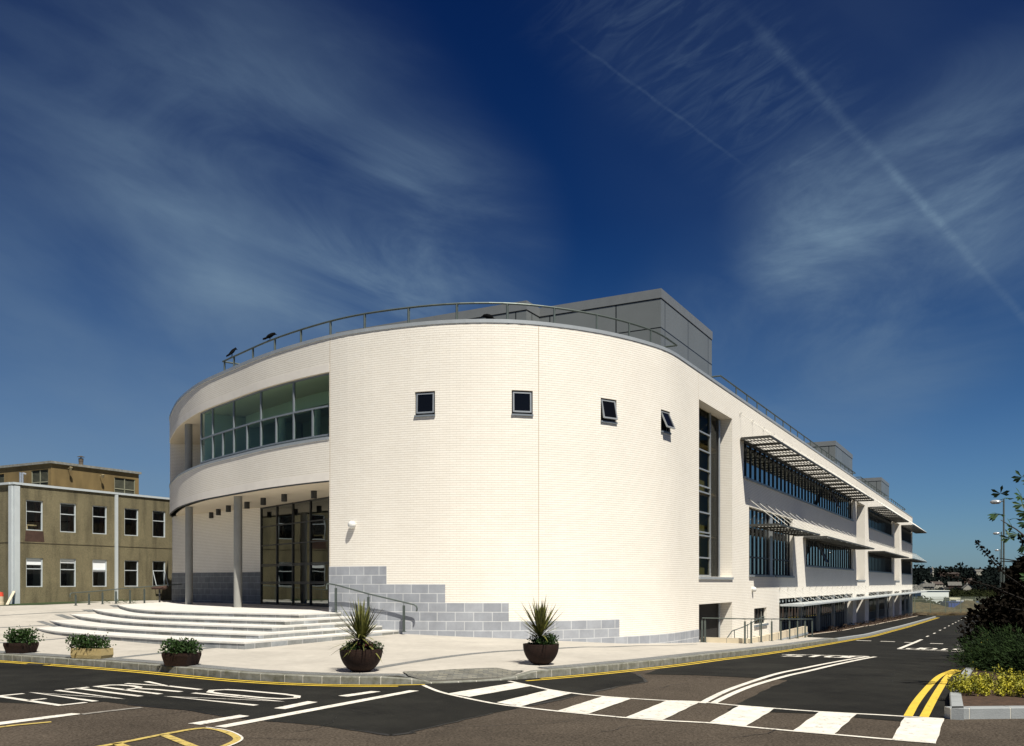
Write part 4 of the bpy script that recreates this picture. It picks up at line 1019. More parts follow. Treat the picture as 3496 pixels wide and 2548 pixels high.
# plant rooms on the roof
def plant_room(c, L1, L2, z1, step=None, label=None):
    """c: corner nearest the camera; L1 along the wing, L2 back into the roof to the left"""
    d1, d2 = Vector((*D1, 0)), Vector((*D2, 0)); c = Vector((*c, 0)); mb = MB(); zf = z1 - .42
    def face(a, b, off=0):
        l = (b - a).length
        mb.quad([(a.x, a.y, 7.7), (b.x, b.y, 7.7), (b.x, b.y, zf), (a.x, a.y, zf)], [(off, 7.7 - zf), (off + l, 7.7 - zf), (off + l, 0), (off, 0)])
    pts = [c, c + d1 * L1, c + d1 * L1 + d2 * (L2 + 8), c + d2 * (L2 + 8)]
    if step: a, w = step; pts = [c, c + d1 * L1, c + d1 * L1 + d2 * (L2 + w), c + d2 * (L2 + w) - d1 * a, c + d2 * L2 - d1 * a, c + d2 * L2]
    for i in range(len(pts)): face(pts[i], pts[(i + 1) % len(pts)], 3.3 - .55)
    body = mb.build('plant_room', panel, Bld)
    # fascia cap butted on top
    cx = sum((p for p in pts), Vector()) / len(pts); f = MB()
    n = len(pts); out = []
    for i in range(n):
        a, b, d = pts[i - 1], pts[i], pts[(i + 1) % n]; t0 = (b - a).normalized(); t1 = (d - b).normalized(); n0 = Vector((t0.y, -t0.x, 0)); n1 = Vector((t1.y, -t1.x, 0)); m_ = n0 + n1
        out.append(b + m_ * (.03 / max(.3, (1 + n0.dot(n1)))))
    for i in range(n):
        a, b = out[i], out[(i + 1) % n]; f.quad([(a.x, a.y, zf + .015), (b.x, b.y, zf + .015), (b.x, b.y, z1), (a.x, a.y, z1)])
        p, q = pts[i], pts[(i + 1) % n]; f.quad([(a.x, a.y, zf + .015), (b.x, b.y, zf + .015), (q.x, q.y, zf + .01), (p.x, p.y, zf + .01)])
    f.quad([(p.x, p.y, z1) for p in out])
    f.build('fascia', mat('fascia_metal', (.17, .18, .185), .4, .05, 2, metal=.1), body)
plant_room((6.5, 39.65), 7.8, 5.95, 12.85, (1.3, 11.0))
def pr_pos(u, inset):
    k = (((u - CX) / F) * (W0.y + D2.y * inset) - (W0.x + D2.x * inset)) / (D1.x - (u - CX) / F * D1.y); return W0 + D1 * k + D2 * inset
for u0, u1, v, cut in ((2852, 2910, 1505, 0), (3009, 3035, 1630, 0)):
    a, b = pr_pos(u0, 2.5), pr_pos(u1, 2.5); plant_room(a, (b - a).length, 3.0, (HY - v) * a.y / F)

# ------------------------------------------------------------------ entrance steps
def resample(P, n):
    c = [0]
    for a, b in zip(P, P[1:]): c.append(c[-1] + (b - a).length)
    out = []
    for i in range(n):
        t = c[-1] * i / (n - 1)
        for j in range(len(c) - 1):
            if t <= c[j + 1] + 1e-9: out.append(P[j].lerp(P[j + 1], (t - c[j]) / max(1e-9, c[j + 1] - c[j]))); break
    return out
L0 = [(-17.8, 41.0), (-16.3, 38.1), (-14.6, 35.0), (-12.7, 32.5), (-10.5, 31.0), (-8.5, 29.9), (-6.85, 29.0)]
L4 = [(-16.5, 31.4), (-15.2, 29.7), (-13.6, 28.2), (-10.8, 26.1), (-8.75, 24.7), (-7.75, 24.15), (-7.0, 23.8)]
L0 = resample(smoothpoly(catmull(L0, .3), 6), 40); L4 = resample(smoothpoly(catmull(L4, .3), 6), 40)
LEFT = [(-17.8, 41.0), (-18.2, 39.3), (-17.95, 36.9), (-17.3, 34.0), (-16.5, 31.5)]
CORN = [(-6.8, 29.0), (-6.85, 27.4), (-6.95, 26.3), (-7.0, 25.1), (-7.0, 23.8)]
steps = empty('entrance_steps', (-10, 30, -1.7))
tag(steps, 'five broad curved pale stone steps leading up to the columned porch', 'steps')
for i in range(5):
    w = [0, .27, .5, .75, 1][i]; P = [a.lerp(b, w) for a, b in zip(L0, L4)]
    dl = Vector(LEFT[i]) - P[0]; dc = Vector(CORN[i]) - P[-1]
    P = [p + dl * (1 - k / 39) ** 2 + dc * (k / 39) ** 2 for k, p in enumerate(P)]
    z = -1.0 - .14 * i; zb_ = z - .139
    rt = P[-1] + D1 * 9.0
    # stop the right flank just inside the curved wall
    for k in range(1, 120):
        q = P[-1] + D1 * (k * .1); s = min(range(0, NC), key=lambda j: (path[j] - q).length); t = tang(s); nrm = Vector((-t.y, t.x))
        if (q - path[s]).dot(nrm) > .05: rt = q; break
    front = P + [rt]
    mb = MB(); acc = 0
    for a, b in zip(front, front[1:]):
        l = (b - a).length; t = (b - a).normalized(); n = Vector((t.y, -t.x)) * .012
        mb.quad([(a.x, a.y, zb_ - .3), (b.x, b.y, zb_ - .3), (b.x, b.y, z - .045), (a.x, a.y, z - .045)], [(acc, 1), (acc + l, 1), (acc + l, 1.3), (acc, 1.3)])
        acc += l
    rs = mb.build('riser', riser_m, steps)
    me = bpy.data.meshes.new('tread'); bm = bmesh.new()
    if i == 0: bk = [rt + Vector((1, 6)), Vector((-6, 36.5)), Vector((-11.7, 43)), Vector((-18.0, 47.95))]
    else: bk = [rt + D2 * 1.5, Vector((-8, 33)), Vector((-13, 38)), P[0] + Vector((1.5, 3.0))]
    pts = offset(P, -.02) + [rt] + bk
    ex = bmesh.ops.extrude_face_region(bm, geom=fill(bm, pts, z)); bmesh.ops.translate(bm, verts=[v for v in ex['geom'] if isinstance(v, bmesh.types.BMVert)], vec=(0, 0, -.045))
    bmesh.ops.recalc_face_normals(bm, faces=bm.faces)
    bm.to_mesh(me); bm.free(); me.materials.append(step_m); me.transform(Matrix.Translation(Vector((10, -30, 1.7))))
    o = bpy.data.objects.new('tread', me); COL.objects.link(o); o.parent = steps

# ------------------------------------------------------------------ handrails
def handrail(name, label, pts, zt, zg, posts, r=.022, hooks=True, pw=.022, kind='handrail', ends=True):
    """pts: plan points of the rail, zt: rail heights, posts: list of (plan point, ground z, rail z)"""
    c = Vector((*pts[0], zg)); root = empty(name, c); tag(root, label, kind)
    P = [Vector((p[0], p[1], z)) for p, z in zip(pts, zt)]
    if hooks:
        d = (P[-1] - P[-2]).normalized(); P += [P[-1] + d * .07 + Vector((0, 0, -.03)), P[-1] + d * .10 + Vector((0, 0, -.10)), P[-1] + d * .08 + Vector((0, 0, -.2))]
        d = (P[0] - P[1]).normalized(); P = [P[0] + d * .09 + Vector((0, 0, -.2)), P[0] + d * .10 + Vector((0, 0, -.08)), P[0] + d * .06 + Vector((0, 0, -.02))] + P
    mb = MB(); mb.tube(P, r, 10); mb.build('rail', galv, root, smooth=True)
    for p, g, t in posts:
        mb = MB(); T = Vector((*D1, 0)); Nn = Vector((D1.y, -D1.x, 0)); Zz = Vector((0, 0, 1)); q = Vector((p[0], p[1], 0))
        for k in (-1, 1): mb.box(q + T * (k * .022) + Zz * ((g + t - .10) / 2), (.009, .03, (t - .10 - g) / 2), (T, Nn, Zz))
        mb.bar(q + Zz * (t - .16), q + Zz * (t - .015), .009, 6); mb.box(q + Zz * (g + .008), (.06, .06, .008), (T, Nn, Zz))
        mb.build('post', galv, root)
# beside the steps, standing off the blockwork
def hp(u, v, d=-.22):                          # point in front of the curved wall
    s = su(u); p = pp(s, d); return Vector((p.x, p.y)), (HY - v) * p.y / F
hr = [hp(1138, 1993), hp(1165, 1998), hp(1271, 2028), hp(1391, 2057), hp(1424, 2065)]
po = [(hp(1162, 0)[0], -1.02, hp(1162, 1998)[1]), (hp(1270, 0)[0], -1.20, hp(1270, 2028)[1]), (hp(1389, 0)[0], -1.60, hp(1389, 2057)[1])]
handrail('step_handrail', 'sloping steel handrail in front of the grey blockwork beside the entrance steps', [h[0] for h in hr], [h[1] for h in hr], -1.2, po, r=.026)
# on the left side of the plaza
gl = [(245, 2025), (302, 2021), (350, 2017), (396, 2012), (445, 2008), (494, 2004), (560, 1999), (620, 1995)]
lp = []
for u, v in gl:
    Y = 41.5 + (u - 245) * .0155; lp.append((Vector(((u - CX) / F * Y, Y)), (HY - v) * Y / F))
Zg = [(258.6, 2067), (304, 2066), (350, 2062), (396, 2060), (444, 2056.5), (493, 2054)]
po = []
for u, v in Zg:
    Y = 41.5 + (u - 245) * .0155; x = (u - CX) / F * Y; g = plaza_h(x, Y); vt = 2025 + (1999 - 2025) * (u - 245) / (560 - 245); po.append((Vector((x, Y)), g, (HY - vt) * Y / F))
handrail('plaza_handrail', 'long thin grey handrail on slim posts before the old tan building', [q[0] for q in lp], [q[1] for q in lp], -1.05, po, r=.024)
# ramp railing and the low wall it stands on
def gpp(u, v): return ground_pt(u, v, hf=pave_h)
RP = [(2380, 2197), (2387, 2197), (2540.5, 2205), (2560.6, 2206), (2598.7, 2201.6), (2634.7, 2195), (2665.8, 2191.7), (2695.8, 2186.5), (2723, 2182), (2748.7, 2177.6), (2773, 2175.9)]
g0 = W0 - D2 * .12 + D1 * .06; cnr = W0 - D2 * 1.95
rp = [g0, g0 - D2 * .12, cnr + D2 * .12, cnr + D1 * .5]
u2 = lambda u: (lambda q: (q * cnr.y - cnr.x) / (D1.x - q * D1.y))((u - CX) / F)
rp += [cnr + D1 * u2(u) for u in (2598.7, 2634.7, 2665.8, 2695.8, 2723, 2748.7, 2773)]
po = [(p, pave_h(*p), -1.40 - (0 if i < 4 else min(.22, .0)) if True else 0) for i, p in enumerate(rp)]
zt_top = []
for i, p in enumerate(rp):
    k = (p - cnr).dot(D1); zt_top.append(-1.40 - max(0, k) * .036)
po = [(p, pave_h(*p), t) for p, t in zip(rp, zt_top)]
rr = [rp[0], cnr, rp[-1]]; rz = [zt_top[0], -1.40, zt_top[-1]]
handrail('ramp_railing', 'grey steel railing with flat twin posts round the sunken ramp at the basement door', rr, rz, -2.4, po, hooks=False, kind='railing')
mb = MB(); d1_, d2_ = Vector((*D1, 0)), Vector((*D2, 0)); zz = Vector((0, 0, 1))
q0, q1, q2 = W0 - D2 * .02 + D1 * .15, cnr + D1 * .15 + D2 * .1, cnr + D2 * .16 + D1 * (u2(2768))
wl = empty('ramp_wall', (q1.x, q1.y, -2.5)); tag(wl, 'low cream block wall with a flat top around the sunken ramp', 'wall')
cw = brickmat('cream_block', (.60, .52, .38), (.54, .46, .34), (.34, .30, .24), 1.05, .32, .015, blot=.12)
def wallbox(mb, a, b, th, z0, z1):
    a, b = Vector((*a[:2], 0)), Vector((*b[:2], 0)); l = (b - a).length; t = (b - a).normalized(); n = Vector((-t.y, t.x, 0))
    A, B, C_, D__ = a, b, b + n * th, a + n * th
    for p, q, L_ in ((A, B, l), (B, C_, th), (C_, D__, l), (D__, A, th)):
        mb.quad([p + zz * z0, q + zz * z0, q + zz * z1, p + zz * z1], [(0, z0 - z1), (L_, z0 - z1), (L_, 0), (0, 0)])
    mb.quad([p + zz * z1 for p in (A, B, C_, D__)], [(0, 0), (l, 0), (l, th), (0, th)])
wallbox(mb, q0, q1 - D2 * .0, .18, -3.6, -2.17); mb.build('wall_block', cw, wl)
mb = MB(); wallbox(mb, q1 + D1 * .18, q2, .18, -4, -2.22); mb.build('wall_block', cw, wl)
mb = MB(); wallbox(mb, q1 + D1 * .2 - D2 * .03, q2 - D2 * .03, .02, -2.62, -2.52); mb.build('wall_band', coping_m, wl)  # thin grey band along the outer face of the wall
mb = MB(); p_, r_ = W0 + D1 * 2.2 - D2 * .5, W0 + D1 * 8.6 - D2 * .5
rc = empty('ramp_handrail', (p_.x, p_.y, -3)); tag(rc, 'short sloping handrail inside the ramp near the small basement window', 'handrail')
P = [Vector((*(p_), -2.35)), Vector((*(p_ + D1 * .9), -2.05)), Vector((*(p_ + D1 * 3), -1.95)), Vector((*r_, -1.62)), Vector((*(r_ + D1 * .25), -1.62)), Vector((*(r_ + D1 * .3), -1.8))]
mb.tube(P, .022, 8); mb.build('rail', galv, rc, smooth=True)
for k in (.2, .55, .9):
    mb = MB(); q = p_.lerp(r_, k); mb.bar((q.x, q.y, -3.4), (q.x, q.y, -2.1 + .45 * k), .018, 8); mb.build('post', galv, rc)

# ================================================================== the older tan building on the left
C0 = Vector((-24.48, 44.6)); OB = empty('office_building'); tag(OB, 'older flat-roofed tan pebbledash building with two rows of white-framed windows', 'building')
OF = lambda s, d, z: Vector((*(C0 + D1 * s + D2 * d), z))
def ok(u):                                      # distance along its long face
    q = (u - CX) / F; return (q * C0.y - C0.x) / (D1.x - q * D1.y)
def oz(u, v): k = ok(u); return (HY - v) * (C0.y + D1.y * k) / F
ZT = 4.86; Q1 = lambda x: x / 2.753
wx = [(245, 405), (565, 717), (870, 1007), (1170, 1303), (1435, 1557)]
zu0, zu1 = oz(89, 1810.6), oz(89, 1707); zl0, zl1 = oz(89, 2005), oz(89, 1905)
oh = []; wins = []
for a, b in wx:
    s0, s1 = ok(Q1(a)), ok(Q1(b))
    for r, (z0, z1) in enumerate(((zu0, zu1), (zl0, zl1))): oh.append((s0, s1, z0, z1)); wins.append((s0, s1, z0, z1, r))
mb = MB(); wall_mesh(mb, OF, [0, 28], [-1.5, ZT], oh, .14)
OL = lambda s, d, z: Vector((*(C0 + D2 * s + D1 * d), z))
wall_mesh(mb, OL, [0, 14], [-1.5, ZT], [], .1)
mb.quad([OF(28, 0, -1.5), OF(28, 14, -1.5), OF(28, 14, ZT), OF(28, 0, ZT)]); mb.quad([OF(0, 14, -1.5), OF(28, 14, -1.5), OF(28, 14, ZT), OF(0, 14, ZT)])
mb.build('pebbledash_wall', pebble, OB)
mb = MB(); mb.quad([OF(0.1, .1, ZT - .05), OF(28, .1, ZT - .05), OF(28, 14, ZT - .05), OF(0.1, 14, ZT - .05)]); mb.build('flat_roof', felt, OB)
axO = (Vector((*D1, 0)), Vector((*D2, 0)), Vector((0, 0, 1)))
mb = MB(); mb.box(OF(14, .06, ZT + .03), (14.06, .13, .055), axO); mb.box(OF(-.0, 7.2, ZT + .03), (.12, 7.0, .054), axO); mb.build('roof_edging', white_m, OB)
mb = MB(); mb.box(OF(14, -.001, 1.985), (14.0, .012, .012), axO); mb.box(OF(-.001, 7, 1.985), (.012, 7, .012), axO); mb.build('floor_joint', mat('joint_dark', (.03, .022, .012), .9), OB)
zj = oz(57.4, 1852)
k0, k1 = ok(41.5), ok(57.0)
mb = MB(); mb.box(OF(.12, -.05, (ZT - 1.25) / 2 - .02), (.14, .06, (ZT + 1.1) / 2), axO); mb.box(OF(-.08, .10, (ZT - 1.25) / 2 - .02), (.05, .12, (ZT + 1.1) / 2 - .002), axO); mb.build('corner_strip', white_m, OB)
s = ok(395.6); mb = MB(); mb.box(OF(s, -.04, (ZT - 1.2) / 2), (.085, .045, (ZT + 1.2) / 2 - .05), axO); mb.build('vertical_strip', white_m, OB)
def office_window(s0, s1, z0, z1, row, idx):
    fw = .028; zr = z0 + (z1 - z0) * (.62 if idx else .63)
    mb = MB()
    for s in (s0 + fw, s1 - fw): mb.box(OF(s, .08, (z0 + z1) / 2), (fw, .035, (z1 - z0) / 2), axO)
    for z in (z0 + fw, z1 - fw * .7, zr): mb.box(OF((s0 + s1) / 2, .081, z), ((s1 - s0) / 2 - 2 * fw, .034, fw * .8), axO)
    fr = mb.build('window', white_m, OB)
    g = MB(); g.quad([OF(s0, .10, z0), OF(s1, .10, z0), OF(s1, .10, z1), OF(s0, .10, z1)]); g.build('pane', glassmat('office_glass', (.42, .44, .42), .0) if 'office_glass' not in MT else MT['office_glass'], fr)
    b = MB(); b.quad([OF(s0 - .05, .75, z0 - .1), OF(s1 + .05, .75, z0 - .1), OF(s1 + .05, .75, z1 + .1), OF(s0 - .05, .75, z1 + .1)])
    for s in (s0 - .02, s1 + .02): b.quad([OF(s, .145, z0), OF(s, .75, z0), OF(s, .75, z1), OF(s, .145, z1)])
    for z in (z0 - .02, z1 + .02): b.quad([OF(s0, .145, z), OF(s1, .145, z), OF(s1, .75, z), OF(s0, .75, z)])
    b.build('backing', blackm, fr)
    if row == 0:
        c = MB(); n = 5
        for i in range(n): c.quad([OF(s1 - .05 - i * .06, .17 + .03 * (i % 2), z0 + .03), OF(s1 - .05 - (i + 1) * .06, .17 + .03 * ((i + 1) % 2), z0 + .03), OF(s1 - .05 - (i + 1) * .05, .17 + .03 * ((i + 1) % 2), z1), OF(s1 - .05 - i * .05, .17 + .03 * (i % 2), z1)])
        c.build('curtain', redc, fr)
        if idx in (1, 4): c = MB(); c.quad([OF(s0 + .05, .13, z1 - .16), OF(s1 - .05, .13, z1 - .16), OF(s1 - .05, .13, z1 - .03), OF(s0 + .05, .13, z1 - .03)]); c.build('blind', white_m, fr)
        if idx == 0:
            c = MB(); c.box(OF((s0 + s1) / 2 - .1, .12, z0 + .27), ((s1 - s0) / 2 - .18, .02, .035), axO); c.box(OF(s0 + .12, .12, z0 + .12), (.03, .02, .11), axO); c.build('fan_light', mat('cream_paint', (.5, .42, .24), .6), fr)
    else:
        drop = (.34, .22, .66, 0, 0)[idx]
        if drop: c = MB(); c.quad([OF(s0 + .05, .105, z1 - drop), OF(s1 - .05, .105, z1 - drop), OF(s1 - .05, .105, z1 - .03), OF(s0 + .05, .105, z1 - .03)]); c.build('blind', mat('blind_white', (.75, .78, .80), .8), fr) if False else None
        if drop:
            c = MB(); c.quad([OF(s0 + .05, .092, z1 - drop), OF(s1 - .05, .092, z1 - drop), OF(s1 - .05, .092, z1 - .03), OF(s0 + .05, .092, z1 - .03)]); c.build('blind', mat('blind_white', (.75, .78, .80), .8), fr)
        c = MB(); c.quad([OF(s1 - .055, .13, z0 + .05), OF(s1 - .30, .40, z0 + .05), OF(s1 - .24, .40, z1 - .1), OF(s1 - .055, .13, z1 - .1)]); c.build('curtain', mat('grey_net', (.35, .38, .38), .9), fr)
        if idx == 4:
            c = MB(); H = zr - z0; tl = .33; up = Vector((0, 0, 1)) * math.cos(tl) + axO[1] * math.sin(tl)
            for s in (s0 + .04, s1 - .04): a = OF(s, .03, zr); c.bar(a, a - up * H, .02, 6)
            a = OF((s0 + s1) / 2, .03, zr) - up * H; c.box(a, ((s1 - s0) / 2 - .02, .02, .03), axO); c.build('open_casement', white_m, fr)
for i, w in enumerate(wins): office_window(*w[:4], w[4], i // 2)
def stain(s0, s1, z0, z1, m=rust, top=.9):
    mb = MB(); w = (s1 - s0) * (1 - top) / 2
    mb.quad([OF(s0, -.003, z0), OF(s1, -.003, z0), OF(s1 - w, -.003, z1), OF(s0 + w, -.003, z1)]); mb.build('stain', m, OB)
s0, s1 = ok(Q1(232)), ok(Q1(418)); stain(s0, s1, zu0 - .56, zu0 - .02)
# roof-top storey
PB0 = OF(0, 3.0, 0)
kx = lambda u: (lambda q: (q * PB0.y - PB0.x) / (D1.x - q * D1.y))((u - CX) / F)
kc, ke = kx(174.4), kx(474); C1 = Vector((PB0.x, PB0.y)) + D1 * kc; zt = (HY - 1582) * C1.y / F
PH = lambda s, d, z: Vector((*(C1 + D1 * s + D2 * d), z)); PLn = ke - kc
ph = MB(); lh = (PLn * .60, PLn * .93, ZT + .02, zt - .65)
k2 = kx(Q1(1075)) - kc; k3 = kx(Q1(1272)) - kc
wall_mesh(ph, PH, [0, PLn], [ZT - .1, zt], [(k2, k3, ZT + .02, zt - .36)], .12)
PHl = lambda s, d, z: Vector((*(C1 + D2 * s + D1 * d), z))
wall_mesh(ph, PHl, [0, 9], [ZT - .1, zt], [(.25, 1.75, ZT + .0, zt - .30), (4.2, 5.6, ZT, zt - .34)], .12)
ph.quad([PH(PLn, 0, ZT - .1), PH(PLn, 6, ZT - .1), PH(PLn, 6, zt), PH(PLn, 0, zt)])
pho = ph.build('rooftop_storey', ochre, OB)
mb = MB(); mb.box(PH(PLn / 2, 3, zt + .06), (PLn / 2 + .10, 3.12, .065), axO); mb.box(PH(-.0, 7.5, zt + .055), (.1, 1.6, .06), axO); mb.build('felt_edge', felt, pho)
def louvre(f, a, b, z0, z1):
    mb = MB(); T = (f(b, 0, 0) - f(a, 0, 0)).normalized(); nn = (f(a, 1, 0) - f(a, 0, 0)).normalized(); ax = (T, nn, Vector((0, 0, 1))); n = int((z1 - z0) / .075)
    for s in (a + .03, (a + b) / 2, b - .03): mb.box(f(s, .06, (z0 + z1) / 2), (.022, .035, (z1 - z0) / 2), ax)
    mb.box(f((a + b) / 2, .059, (z0 + z1) / 2), ((b - a) / 2, .034, .025), ax)
    fr = mb.build('louvre_window', mat('louvre_frame', (.22, .22, .16), .7), pho)
def louvre2(f, a, b, z0, z1):
    mb = MB(); T = (f(b, 0, 0) - f(a, 0, 0)).normalized(); nn = (f(a, 1, 0) - f(a, 0, 0)).normalized(); c, s_ = math.cos(.7), math.sin(.7)
    z = z0 + .04
    while z < z1: mb.box(f((a + b) / 2, .08, z), ((b - a) / 2, .04, .004), (T, nn * c - Vector((0, 0, 1)) * -s_, Vector((0, 0, 1)) * c - nn * s_)); z += .065
    mb.build('louvre_slats', mat('louvre_slat', (.11, .115, .085), .7), pho)
    b_ = MB(); b_.quad([f(a, .119, z0), f(b, .119, z0), f(b, .119, z1), f(a, .119, z1)]); b_.build('backing', blackm, pho)
louvre(PH, k2, k3, ZT + .02, zt - .36); louvre2(PH, k2, k3, ZT + .02, zt - .36)
for a, b, z in ((.25, 1.75, zt - .30), (4.2, 5.6, zt - .34)): louvre(PHl, a, b, ZT, z); louvre2(PHl, a, b, ZT, z)
kf = kx(Q1(847)) - kc; fl = MB(); c = PH(kf, .8, 0); fl.lathe([(.12, zt), (.12, zt + .42), (.13, zt + .42), (.13, zt + .60), (.0, zt + .60)], c, 14); fl.lathe([(.21, zt + .69), (.0, zt + .76)], c, 14); fl.lathe([(.21, zt + .69), (.0, zt + .66)], c, 14); fl.bar(c + Vector((0, 0, zt + .6)), c + Vector((0, 0, zt + .7)), .03, 6)
fl.build('flue', mat('flue_metal', (.10, .08, .06), .7, .4, 4), OB, smooth=True)
def roofpt(u, inset):
    B_ = OF(0, inset, 0); q = (u - CX) / F; k = (q * B_.y - B_.x) / (D1.x - q * D1.y); return OF(k, inset, 0)
mb = MB()
for u in (Q1(192), Q1(212)): c = roofpt(u, 1.0); mb.bar((c.x, c.y, ZT), (c.x, c.y, ZT + .72), .05, 10)
c = roofpt(Q1(212), 1.0); mb.bar((c.x, c.y, ZT + .70), (c.x + .12, c.y + .1, ZT + .66), .05, 10); mb.build('vent_pipe', mat('bright_metal', (.6, .62, .65), .25, metal=.7), OB, smooth=True)
for u, v in ((Q1(635), 1500 + 275 / 2.753), (Q1(935), 1500 + 345 / 2.753)):
    k = kx(u) - kc; c = PH(k, -.05, (HY - v) * PH(k, 0, 0).y / F); mb = MB(); mb.bar(c, c - axO[1] * .22 + Vector((0, 0, .02)), .02, 6); mb.bar(c - axO[1] * .2 - Vector((0, 0, .12)), c - axO[1] * .26 + Vector((0, 0, .06)), .05, 8, .09); mb.build('floodlight', mat('lamp_dull', (.3, .25, .15), .6), OB)

# ------------------------------------------------------------------ leaf helpers
def leaf_quad(mb, p, d, up, L_, w, fold=.0):
    d = d.normalized(); s = d.cross(up)
    if s.length < .05: s = d.cross(Vector((1, 0, 0)))
    s.normalize(); n = s.cross(d)
    m_ = p + d * (L_ * .5) + n * (w * .12)
    mb.quad([p, m_ + s * (w / 2), p + d * L_ - n * (w * .1), m_ - s * (w / 2)])
def rv(): 
    while True:
        v = Vector((random.uniform(-1, 1), random.uniform(-1, 1), random.uniform(-1, 1)))
        if .05 < v.length < 1: return v.normalized()
def clump(mb, c, r, n, L_, w, up=.4, seed=0, thr=-.18, flat=1.0, outward=.7):
    c = Vector(c); k = 0; tries = 0
    while k < n and tries < n * 12:
        tries += 1; v = rv(); rr = random.random() ** .45; q = Vector((v.x * r[0], v.y * r[1], v.z * r[2])) * rr
        sc_ = 1.4 / max(r); f = mnoise.noise((c + q) * sc_ * 1.6 + Vector((seed, 0, 0))) + .55 * mnoise.noise((c + q) * sc_ * 4 + Vector((0, seed, 0)))
        if f < thr + .35 * (rr - .6): continue
        d = (v * outward + rv() * .8 + Vector((0, 0, up))); leaf_quad(mb, c + q, d, rv(), L_ * random.uniform(.6, 1.3), w * random.uniform(.7, 1.2)); k += 1
def bush_sprays(mb, c, r, n, stem, L_, w, up=.8, droop=0, leaves=9):
    """shoots leaving the base, leaves along each"""
    for i in range(n):
        v = rv(); v.z = abs(v.z) * up + .12; v.normalize(); l = stem * random.uniform(.6, 1.05); b = Vector(c) + Vector((random.uniform(-1, 1) * r[0], random.uniform(-1, 1) * r[1], 0))
        for k in range(leaves):
            t = (k + 1) / leaves; p = b + v * (l * t) - Vector((0, 0, droop * t * t * l)) + rv() * .012
            leaf_quad(mb, p, v * .6 + rv() * .9, rv(), L_ * random.uniform(.6, 1.2) * (1.15 - .4 * t), w * random.uniform(.7, 1.2))

# ------------------------------------------------------------------ planters
def bowl_prof(R_, H_):
    pr = [(0, .0), (R_ * .42, 0), (R_ * .46, .02)]
    for i in range(9): t = i / 8; pr.append((R_ * (.46 + .54 * math.sin(t * math.pi / 2) ** .9), .02 + (H_ - .05) * t ** 1.25))
    pr += [(R_ * 1.0, H_), (R_ * .93, H_), (R_ * .90, H_ - .06), (0, H_ - .05)]; return pr
def cordyline(loc, sc_, seed):
    random.seed(seed); root = empty('cordyline', loc); mb = MB(); L = Vector(loc)
    mb.tube([L + Vector(p) for p in ((0, 0, -.08), (.01, 0, .12), (.0, .01, .26))], [.045, .04, .035], 8); mb.build('stem', bark, root)
    mb = MB(); top = L + Vector((0, 0, .22))
    for i in range(120 if seed == 1 else 105):
        az = random.uniform(0, 6.283); el_ = R(random.choice((random.uniform(52, 88), random.uniform(40, 80), random.uniform(10, 55), random.uniform(-20, 25)) if seed == 1 else (random.uniform(58, 88), random.uniform(45, 80), random.uniform(35, 60), random.uniform(12, 45)))); h = Vector((math.cos(az), math.sin(az), 0))
        d = h * math.cos(el_) + Vector((0, 0, math.sin(el_))); l = sc_ * random.uniform(.60, .92) * (1 if el_ > .8 else .8); w = .042 * sc_ * random.uniform(.8, 1.2); b = top + rv() * .025 + Vector((0, 0, random.uniform(-.06, .05)))
        side = d.cross(Vector((0, 0, 1))).normalized(); n = 5; prev = None; drp = random.uniform(.02, .30) * (1.3 if el_ < .5 else .35)
        for k in range(n + 1):
            t = k / n; p = b + d * (l * t) - Vector((0, 0, drp * l * t * t)); ww = w * (.6 + .6 * min(1, t * 3)) * (1 - t ** 2.2) * .5
            a, c = p + side * ww, p - side * ww
            if prev: mb.quad([prev[0], a, c, prev[1]])
            prev = (a, c)
    mb.build('leaves', leafy, root); return root
bowlpos = []
def bowl_planter(u, v, R_, H_, lab, leanx, seed):
    g = ground_pt(u, v, hf=pave_h); z = pave_h(*g); bowlpos.append((g, z)); random.seed(seed)
    mb = MB(); mb.lathe(bowl_prof(R_, H_), (g.x, g.y, z), 48); o = mb.build('bowl_planter', terra, None, smooth=True)
    tag(o, lab[0], 'planter', 'round bowl planters on the plaza')
    root = cordyline((g.x + leanx, g.y, z + H_ - .04), 1.06, seed); tag(root, lab[1], 'plant', 'spiky plants in the bowls')
    mb = MB(); 
    for q in range(7 if seed == 1 else 8):
        a = random.uniform(0, 6.283); rr = R_ * random.uniform(.35, .8); 
        if seed == 1: hh = .10
        else: hh = .17 if abs(math.cos(a)) > .3 else .10
        clump(mb, (g.x + math.cos(a) * rr, g.y + math.sin(a) * rr * .8, z + H_ + hh * .35), (.16, .14, hh), 210, .05, .028, .3, seed + q, -.4)
    o = mb.build('flowering_plant', leafd); tag(o, lab[2], 'plant', 'low plants round the spiky ones')
bowl_planter(1233, 2293, .435, .47, ('brown pebbled round bowl planter nearer the steps, holding a spiky plant and wine-red foliage', 'wide spiky cordyline in the bowl nearer the steps with drooping yellowish lower leaves', 'low bushy dark green growth on the rim of the bowl nearer the steps'), 0, 1)
bowl_planter(1847, 2269, .40, .46, ('brown pebbled round bowl planter right of the dropped kerb, beside the zebra crossing', 'upright spiky cordyline in the bowl right of the dropped kerb', 'two dark leafy mounds in the bowl right of the dropped kerb'), -.02, 2)
g, z = bowlpos[0]; mb = MB(); random.seed(5)
for k in range(3): clump(mb, (g.x + (-.06, .1, .02)[k], g.y - .12, z + .52), (.15, .12, .10), 120, .07, .03, .2, k, -.5)
o = mb.build('red_leaved_plant', mat('leaf_wine', (.045, .010, .010), .6, .0, 6, col2=(.13, .03, .03))); tag(o, 'dark wine-red foliage at the foot of the spiky plant nearer the steps', 'plant')
